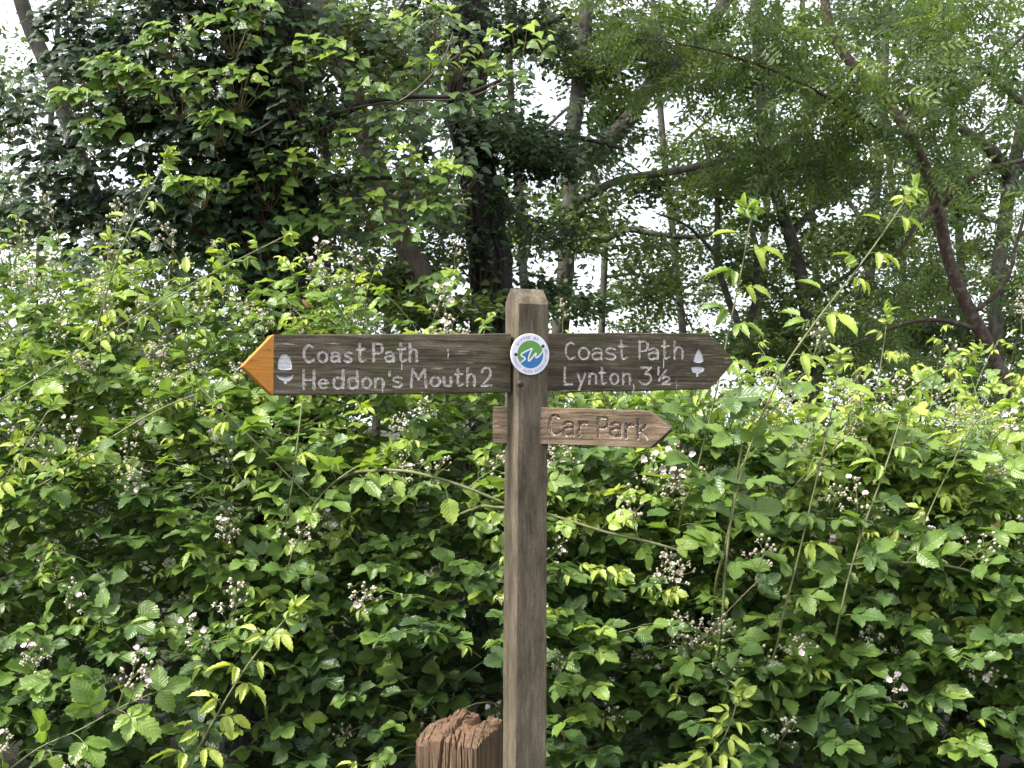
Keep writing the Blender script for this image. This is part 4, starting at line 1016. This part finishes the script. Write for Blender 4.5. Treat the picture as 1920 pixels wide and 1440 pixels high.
tree('pale lichened oak with a long bough rising right above the right board', 'oak_tree',
     [([(1040, 700, 9), (1055, 520, 9), (1072, 300, 9), (1082, 180, 9), (1098, 40, 9), (1110, -160, 9)], .075, .055),
      ([(1066, 330, 9), (1110, 290, 8.9), (1158, 245, 8.8), (1210, 185, 8.7), (1255, 125, 8.7), (1335, 40, 8.7), (1400, -60, 8.7)], .075, .05),
      ([(1062, 390, 9), (1150, 338, 9), (1230, 326, 9), (1330, 310, 9), (1430, 280, 9)], .04, .018), ([(1090, 100, 9), (1030, 30, 9), (990, -60, 9)], .035, .015)],
     [(1110, 60, 9.2, 130, 110, .6, 60, 40), (1230, 60, 8.9, 130, 90, .6, 50, 40), (1130, 190, 9.1, 90, 80, .5, 36, 34), (1250, 350, 9.2, 130, 60, .5, 30, 30), (1080, 440, 9.2, 80, 120, .5, 44, 34), (1060, 580, 9, 60, 60, .4, 22, 34), (1500, -420, 9, 800, 170, 1.6, 110, 60), (1180, 520, 9.6, 170, 130, .6, 40, 34)],  # the broad topmost clumps lie above the view, added to darken the wood below
     M_bark_lichen, M_tree, OAK, 1.15, (.45, .2), 5)
tree('thin crooked tree with a forked twiggy bough above the right board lettering', 'oak_tree',
     [([(1120, 720, 10.5), (1128, 560, 10.5), (1136, 420, 10.5), (1126, 350, 10.5), (1090, 280, 10.5)], .048, .026), ([(1136, 450, 10.5), (1175, 425, 10.4), (1225, 440, 10.4), (1300, 447, 10.4), (1380, 430, 10.4)], .036, .014),
      ([(1130, 520, 10.5), (1210, 510, 10.5), (1270, 560, 10.5), (1300, 620, 10.5)], .02, .008)],
     [(1240, 420, 10.5, 110, 50, .5, 30, 26), (1200, 560, 10.6, 110, 90, .6, 38, 26), (1120, 340, 10.6, 70, 60, .5, 20, 30)], M_bark_lichen, M_tree, OAK, 1.2, (.4, .2), 6)
tree('forked dark tree in the middle distance behind the right arrow point', 'oak_tree',
     [([(1510, 860, 10), (1520, 680, 10), (1505, 560, 10), (1480, 440, 10), (1440, 310, 10), (1425, 160, 10), (1410, -140, 10)], .075, .045),
      ([(1500, 760, 10), (1440, 695, 9.9), (1395, 630, 9.9), (1362, 560, 9.9), (1345, 480, 9.9), (1348, 370, 9.9), (1320, 260, 9.9)], .042, .02),
      ([(1395, 630, 9.9), (1425, 550, 9.8), (1420, 470, 9.8), (1400, 400, 9.8)], .04, .02), ([(1440, 310, 10), (1520, 220, 10), (1600, 160, 10)], .04, .015), ([(1480, 440, 10), (1560, 360, 10), (1640, 330, 10)], .035, .014), ([(1505, 560, 10), (1590, 520, 9.9), (1680, 430, 9.9), (1740, 400, 9.9)], .026, .010), ([(1345, 480, 9.9), (1290, 420, 9.8), (1230, 400, 9.8)], .02, .008), ([(1425, 160, 10), (1330, 130, 9.9), (1250, 60, 9.9)], .03, .012), ([(1440, 310, 10), (1370, 290, 9.9), (1300, 230, 9.9)], .024, .01)],
     [(1400, 330, 10, 160, 120, .8, 80, 40), (1520, 330, 10.1, 140, 120, .8, 70, 40), (1450, 110, 10.1, 180, 140, .8, 76, 40), (1560, 520, 10.2, 140, 130, .8, 84, 40), (1370, 470, 10.1, 100, 90, .6, 34, 30), (1460, 620, 10, 140, 90, .7, 60, 36), (1580, 690, 10.2, 120, 90, .7, 60, 38)],
     M_bark_lichen, M_tree, OAK, 1.2, (.42, .2), 7)
tree('red-barked flaking trunk slanting down to the right edge', 'rowan_tree',
     [([(1960, 900, 7.4), (1895, 735, 7.4), (1845, 635, 7.4), (1803, 540, 7.4), (1775, 440, 7.4), (1748, 340, 7.4), (1712, 255, 7.4), (1650, 170, 7.4), (1570, 95, 7.4), (1545, 10, 7.4), (1535, -140, 7.4)], .050, .030),
      ([(1768, 385, 7.4), (1795, 350, 7.3), (1850, 318, 7.3), (1960, 290, 7.3)], .024, .014), ([(1764, 380, 7.4), (1725, 410, 7.3), (1690, 470, 7.3), (1655, 500, 7.3)], .018, .008),
      ([(1825, 615, 7.4), (1770, 598, 7.3), (1700, 602, 7.3), (1590, 650, 7.3)], .018, .008), ([(1820, 590, 7.4), (1880, 545, 7.3), (1905, 470, 7.3), (1930, 360, 7.3)], .018, .01),
      ([(1712, 255, 7.4), (1620, 230, 6.9), (1500, 150, 6.6), (1330, 90, 6.5), (1180, 70, 6.4)], .020, .0025), ([(1700, 240, 7.4), (1780, 180, 7.2), (1880, 110, 7.2), (1960, 20, 7.2)], .02, .01)],
     [(1300, 70, 6.6, 240, 100, .7, 50, 7), (1500, 150, 6.8, 260, 120, .8, 50, 7), (1680, 110, 7.0, 230, 150, .8, 46, 7), (1640, 300, 7.1, 230, 80, .7, 36, 7), (1830, 120, 7.3, 170, 190, .8, 40, 7), (1440, 290, 6.8, 150, 80, .5, 20, 7), (1700, 560, 8.0, 130, 130, .35, 34, 8), (1870, 450, 8.0, 100, 150, .35, 30, 8), (1790, 690, 8.0, 120, 80, .35, 30, 8), (1200, 250, 6.9, 130, 130, .6, 12, 7), (1450, -40, 6.9, 420, 60, .8, 30, 7)],
     M_bark_red, M_pinnate, PINN, 1.12, (.45, .26), 8)
tree('grey trunk with a knotted broken bough at the right edge', 'oak_tree',
     [([(1870, 860, 11), (1878, 680, 11), (1872, 540, 11), (1885, 420, 11), (1900, 300, 11), (1940, 120, 11), (1960, -120, 11)], .08, .055),
      ([(1895, 330, 11), (1870, 290, 10.9), (1835, 262, 10.8), (1800, 240, 10.8)], .07, .045), ([(1900, 320, 11), (1960, 290, 10.9), (2040, 270, 10.9)], .07, .04), ([(1885, 420, 11), (1820, 400, 10.9), (1760, 330, 10.8), (1690, 300, 10.8)], .03, .012), ([(1920, 200, 11), (1840, 120, 10.9), (1740, 80, 10.9), (1660, 20, 10.9)], .035, .014), ([(1872, 540, 11), (1800, 500, 10.9), (1700, 520, 10.9)], .025, .01)],
     [(1880, 90, 11, 130, 120, .7, 50, 36), (1840, 360, 11.2, 140, 120, .8, 70, 38), (1900, 580, 11.2, 120, 150, .8, 70, 38), (1760, 500, 11.2, 150, 140, .8, 76, 38), (1680, 60, 11, 150, 110, .8, 54, 36), (1700, 680, 11.2, 140, 90, .8, 60, 38)], M_bark_lichen, M_tree, OAK, 1.25, (.4, .2), 9)
FAR = ['slim far tree seen above the word Path on the right board', 'far tree between the forked dark tree and the red-barked trunk', 'slender far tree leaning left behind the red-barked trunk',
       'slim far tree just right of the thick dark trunk', 'far tree leaning right, just left of the thick dark trunk', 'thin far tree behind the bright ivy sprays',
       'far tree behind the fork of the dark tree, above the right arrow point', 'small far tree showing at the left edge beneath the leaning pale trunk', 'far tree beside the knotted bough at the right edge', 'far tree hidden behind the ivy, above the orange arrow point',
       'distant tree just right of the forked dark trunk']
for i, (px, Y, r0, lean) in enumerate(((1275, 17, .075, -60), (1620, 16, .10, 50), (1700, 19, .08, -70), (985, 15, .08, -40), (735, 15, .07, 80), (620, 16, .07, -30), (1420, 20, .09, 45), (60, 15, .06, 60), (1810, 18, .09, -35), (330, 14, .08, 30), (1530, 21, .09, -30))):
    tree(FAR[i], 'woodland_tree',
         [([(px - lean * .5, 900, Y), (px, 560, Y), (px + lean * .6, 250, Y), (px + lean, -150, Y)], r0, r0 * .5),
          ([(px, 420, Y), (px - 60, 330, Y), (px - 130, 290, Y)], r0 * .4, r0 * .15), ([(px + lean * .5, 300, Y), (px + 80, 200, Y), (px + 150, 150, Y)], r0 * .4, r0 * .15)],
         [(px, 110, Y, 180, 200, 1.5, 66, 48), (px - 20, 430, Y, 170, 170, 1.5, 76, 48), (px + 20, 660, Y, 170, 110, 1.5, 56, 48)], M_bark_lichen, M_tree, OAK, 1.45, (.40, .2), 20 + i, group='far trees of the wood')

# ------------------------------------------------------------------ ivy
def ivy(label, sprays, seed, cap, loose=()):
    """sprays: (px, py, Y, leaves, radius px, brightness) domes of leaves on short stalks"""
    r = np.random.default_rng(seed); L = Leaves(); S = []
    c0 = np.mean([P(*s_[:3]) for s_ in sprays], 0); o = thing('ivy', label, 'ivy', [float(c0[0]), float(c0[1]), 0])
    for (px, py, Y, n, rad, br) in sprays:
        c = P(px, py, Y); s_ = rad * Y / FPX
        u = norm(r.normal(0, 1, (n, 3)) + np.array([0, -.55, .35])); rr = s_ * r.uniform(.55, 1.05, (n, 1))
        p = c + u * rr * np.array([1.15, .8, .72]); q = c + np.array([0, .08, -s_ * .7]); d = norm(p - q); d = norm(d + r.normal(0, .25, (n, 3))); d[:, 2] = d[:, 2] * .4 - .5
        nz = norm(np.array([-.05, -.85, .55]) + .45 * u + r.normal(0, .3, (n, 3)))
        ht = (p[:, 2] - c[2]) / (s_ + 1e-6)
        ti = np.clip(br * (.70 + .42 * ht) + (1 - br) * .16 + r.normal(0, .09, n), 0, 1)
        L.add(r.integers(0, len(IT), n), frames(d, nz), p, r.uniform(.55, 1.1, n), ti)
        k = max(4, n // 3)
        for j in r.choice(n, k, replace=False):
            t_ = np.linspace(0, 1, 4)[:, None]; S.append(q + (p[j] - q) * t_ + np.array([0, 0, -.02]) * np.sin(np.pi * t_))
    d = L.done(); base = c0 * [1, 1, 0]
    sel = front(d, d['R'][:, :, 0] * .05, 24, cap)
    place_leaves(d, sel, IT, [M_ivy, M_stem_red], o, 'leaf')
    rest = np.ones(len(d['t']), bool); rest[sel] = False; d2 = pick(d, rest); d2['p'] = d2['p'] - base
    tag(mass(d2, IT).build('foliage', [M_ivy, M_stem_red], o), kind='stuff')
    V, q = tubes(np.array(S) - base, np.tile(np.array([.0024, .002, .0016, .001]), (len(S), 1)), 4); tag(MB().add(V, q).build('stems', M_stem_red, o), kind='stuff')
    for w in loose:
        W = resample(chaikin(np.array([P(*q) for q in w[0]]), 2), 24) - base; V, q = tubes(W, np.linspace(w[1], w[2], 24), 6); MB().add(V, q).build('stem', M_twig, o)
    return o
ri = np.random.default_rng(77)
sp = [(x, y, 4.40, 40, rd * .95, .85) for x, y, rd in ((320, 70, 45), (430, 55, 60), (330, 178, 62), (435, 160, 65), (215, 130, 45), (410, 235, 45), (150, 190, 45), (365, 355, 48), (250, 150, 40), (470, 20, 40), (190, 240, 40))]
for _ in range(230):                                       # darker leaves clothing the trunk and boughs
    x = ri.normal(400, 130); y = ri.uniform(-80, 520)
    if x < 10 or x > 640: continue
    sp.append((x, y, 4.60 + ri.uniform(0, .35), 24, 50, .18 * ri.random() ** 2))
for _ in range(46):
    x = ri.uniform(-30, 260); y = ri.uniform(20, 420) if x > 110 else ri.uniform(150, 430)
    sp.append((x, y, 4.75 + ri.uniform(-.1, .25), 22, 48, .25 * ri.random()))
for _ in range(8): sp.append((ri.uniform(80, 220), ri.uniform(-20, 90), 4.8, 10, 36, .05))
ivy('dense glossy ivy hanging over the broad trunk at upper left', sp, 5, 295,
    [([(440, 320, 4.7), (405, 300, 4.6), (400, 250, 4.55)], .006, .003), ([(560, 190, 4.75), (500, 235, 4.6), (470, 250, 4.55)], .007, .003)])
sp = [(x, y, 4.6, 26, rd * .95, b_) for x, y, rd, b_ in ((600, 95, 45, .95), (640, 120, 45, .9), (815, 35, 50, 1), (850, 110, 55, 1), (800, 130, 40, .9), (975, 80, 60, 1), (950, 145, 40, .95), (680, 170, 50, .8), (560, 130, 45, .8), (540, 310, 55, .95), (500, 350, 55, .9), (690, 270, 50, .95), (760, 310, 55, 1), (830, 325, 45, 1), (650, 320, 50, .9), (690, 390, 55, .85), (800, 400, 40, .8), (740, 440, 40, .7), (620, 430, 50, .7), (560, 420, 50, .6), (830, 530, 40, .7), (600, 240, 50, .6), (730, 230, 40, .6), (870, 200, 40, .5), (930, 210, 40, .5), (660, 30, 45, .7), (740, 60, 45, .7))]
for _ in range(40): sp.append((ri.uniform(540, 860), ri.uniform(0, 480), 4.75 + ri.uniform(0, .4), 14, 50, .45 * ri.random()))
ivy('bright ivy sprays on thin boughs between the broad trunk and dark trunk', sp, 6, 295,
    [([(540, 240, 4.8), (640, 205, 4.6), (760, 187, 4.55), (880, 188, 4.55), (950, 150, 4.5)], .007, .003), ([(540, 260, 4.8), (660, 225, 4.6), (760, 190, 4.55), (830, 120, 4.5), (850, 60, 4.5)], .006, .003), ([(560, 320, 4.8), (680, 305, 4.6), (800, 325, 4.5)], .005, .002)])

sp = []
for _ in range(75):
    y = ri.uniform(-60, 620); sp.append((ri.normal(896 - (y < 250) * 10, 26), y, 6.62 + ri.uniform(-.03, .12), 9 if y < 330 else 5, 34, .45 * ri.random() ** 1.5))
ivy('small dark ivy climbing the thick dark trunk behind the signpost', sp, 8, 150)

# ------------------------------------------------------------------ undergrowth below the trees
r = np.random.default_rng(123); L = Leaves(); K = 34000
x = r.uniform(-6, 6, K); y = r.uniform(5.4, 9.5, K); h = (.85 + .35 * vnoise(x * .9, y * .9, 0, 88)) * np.interp(x, [-6, -1.2, .3, 6], [1.9, 1.75, 1.15, 1.15])
z = ground_z(x, y) + h * np.sqrt(r.random(K)) * 1.25
p = np.stack([x, y, z], 1); d = r.normal(0, 1, (K, 3)); d[:, 2] *= .3
L.add(r.integers(0, len(OAK), K), frames(d, np.array([0, -.5, .8]) + r.normal(0, .45, (K, 3))), p, r.uniform(1.0, 1.7, K), np.clip(.4 + .2 * vnoise(x * 2, y * 2, z * 2, 90) + r.normal(0, .1, K), 0, 1))
tag(mass(L.done(), OAK).build('undergrowth', M_tree), 'low leafy undergrowth beneath the trees beyond the bramble bank', 'undergrowth', kind='stuff')

# ------------------------------------------------------------------ the wood farther off, a leafy mass
r = np.random.default_rng(321); K = 95000; x = r.uniform(-17, 17, K); y = r.uniform(17, 25, K); z = r.uniform(-4.5, 9, K)
dn = vnoise(x * .55, y * .4, z * .75, 93) + .6 * vnoise(x * 1.5, y, z * 1.7, 94) - np.interp(z, [-4.5, 2.2, 4.5, 9], [-.9, -.55, .05, .3]) + .3 * (x < .6) - .25 * np.exp(-((x - 2.2) / 2.2) ** 2) * (z > 1.5)
k = np.where(dn > .05)[0]; p = np.stack([x, y, z], 1)[k]; K = len(k); L = Leaves(); d = r.normal(0, 1, (K, 3))
L.add(r.integers(0, len(OAK), K), frames(d, np.array([0, -.5, .6]) + r.normal(0, .5, (K, 3))), p, r.uniform(2.0, 3.4, K), np.clip(.4 + .2 * vnoise(p[:, 0], p[:, 1], p[:, 2], 96) + r.normal(0, .1, K), 0, 1))
tag(mass(L.done(), OAK).build('far_wood', M_tree), 'far leafy wood closing the view behind the trees', 'wood', kind='stuff')
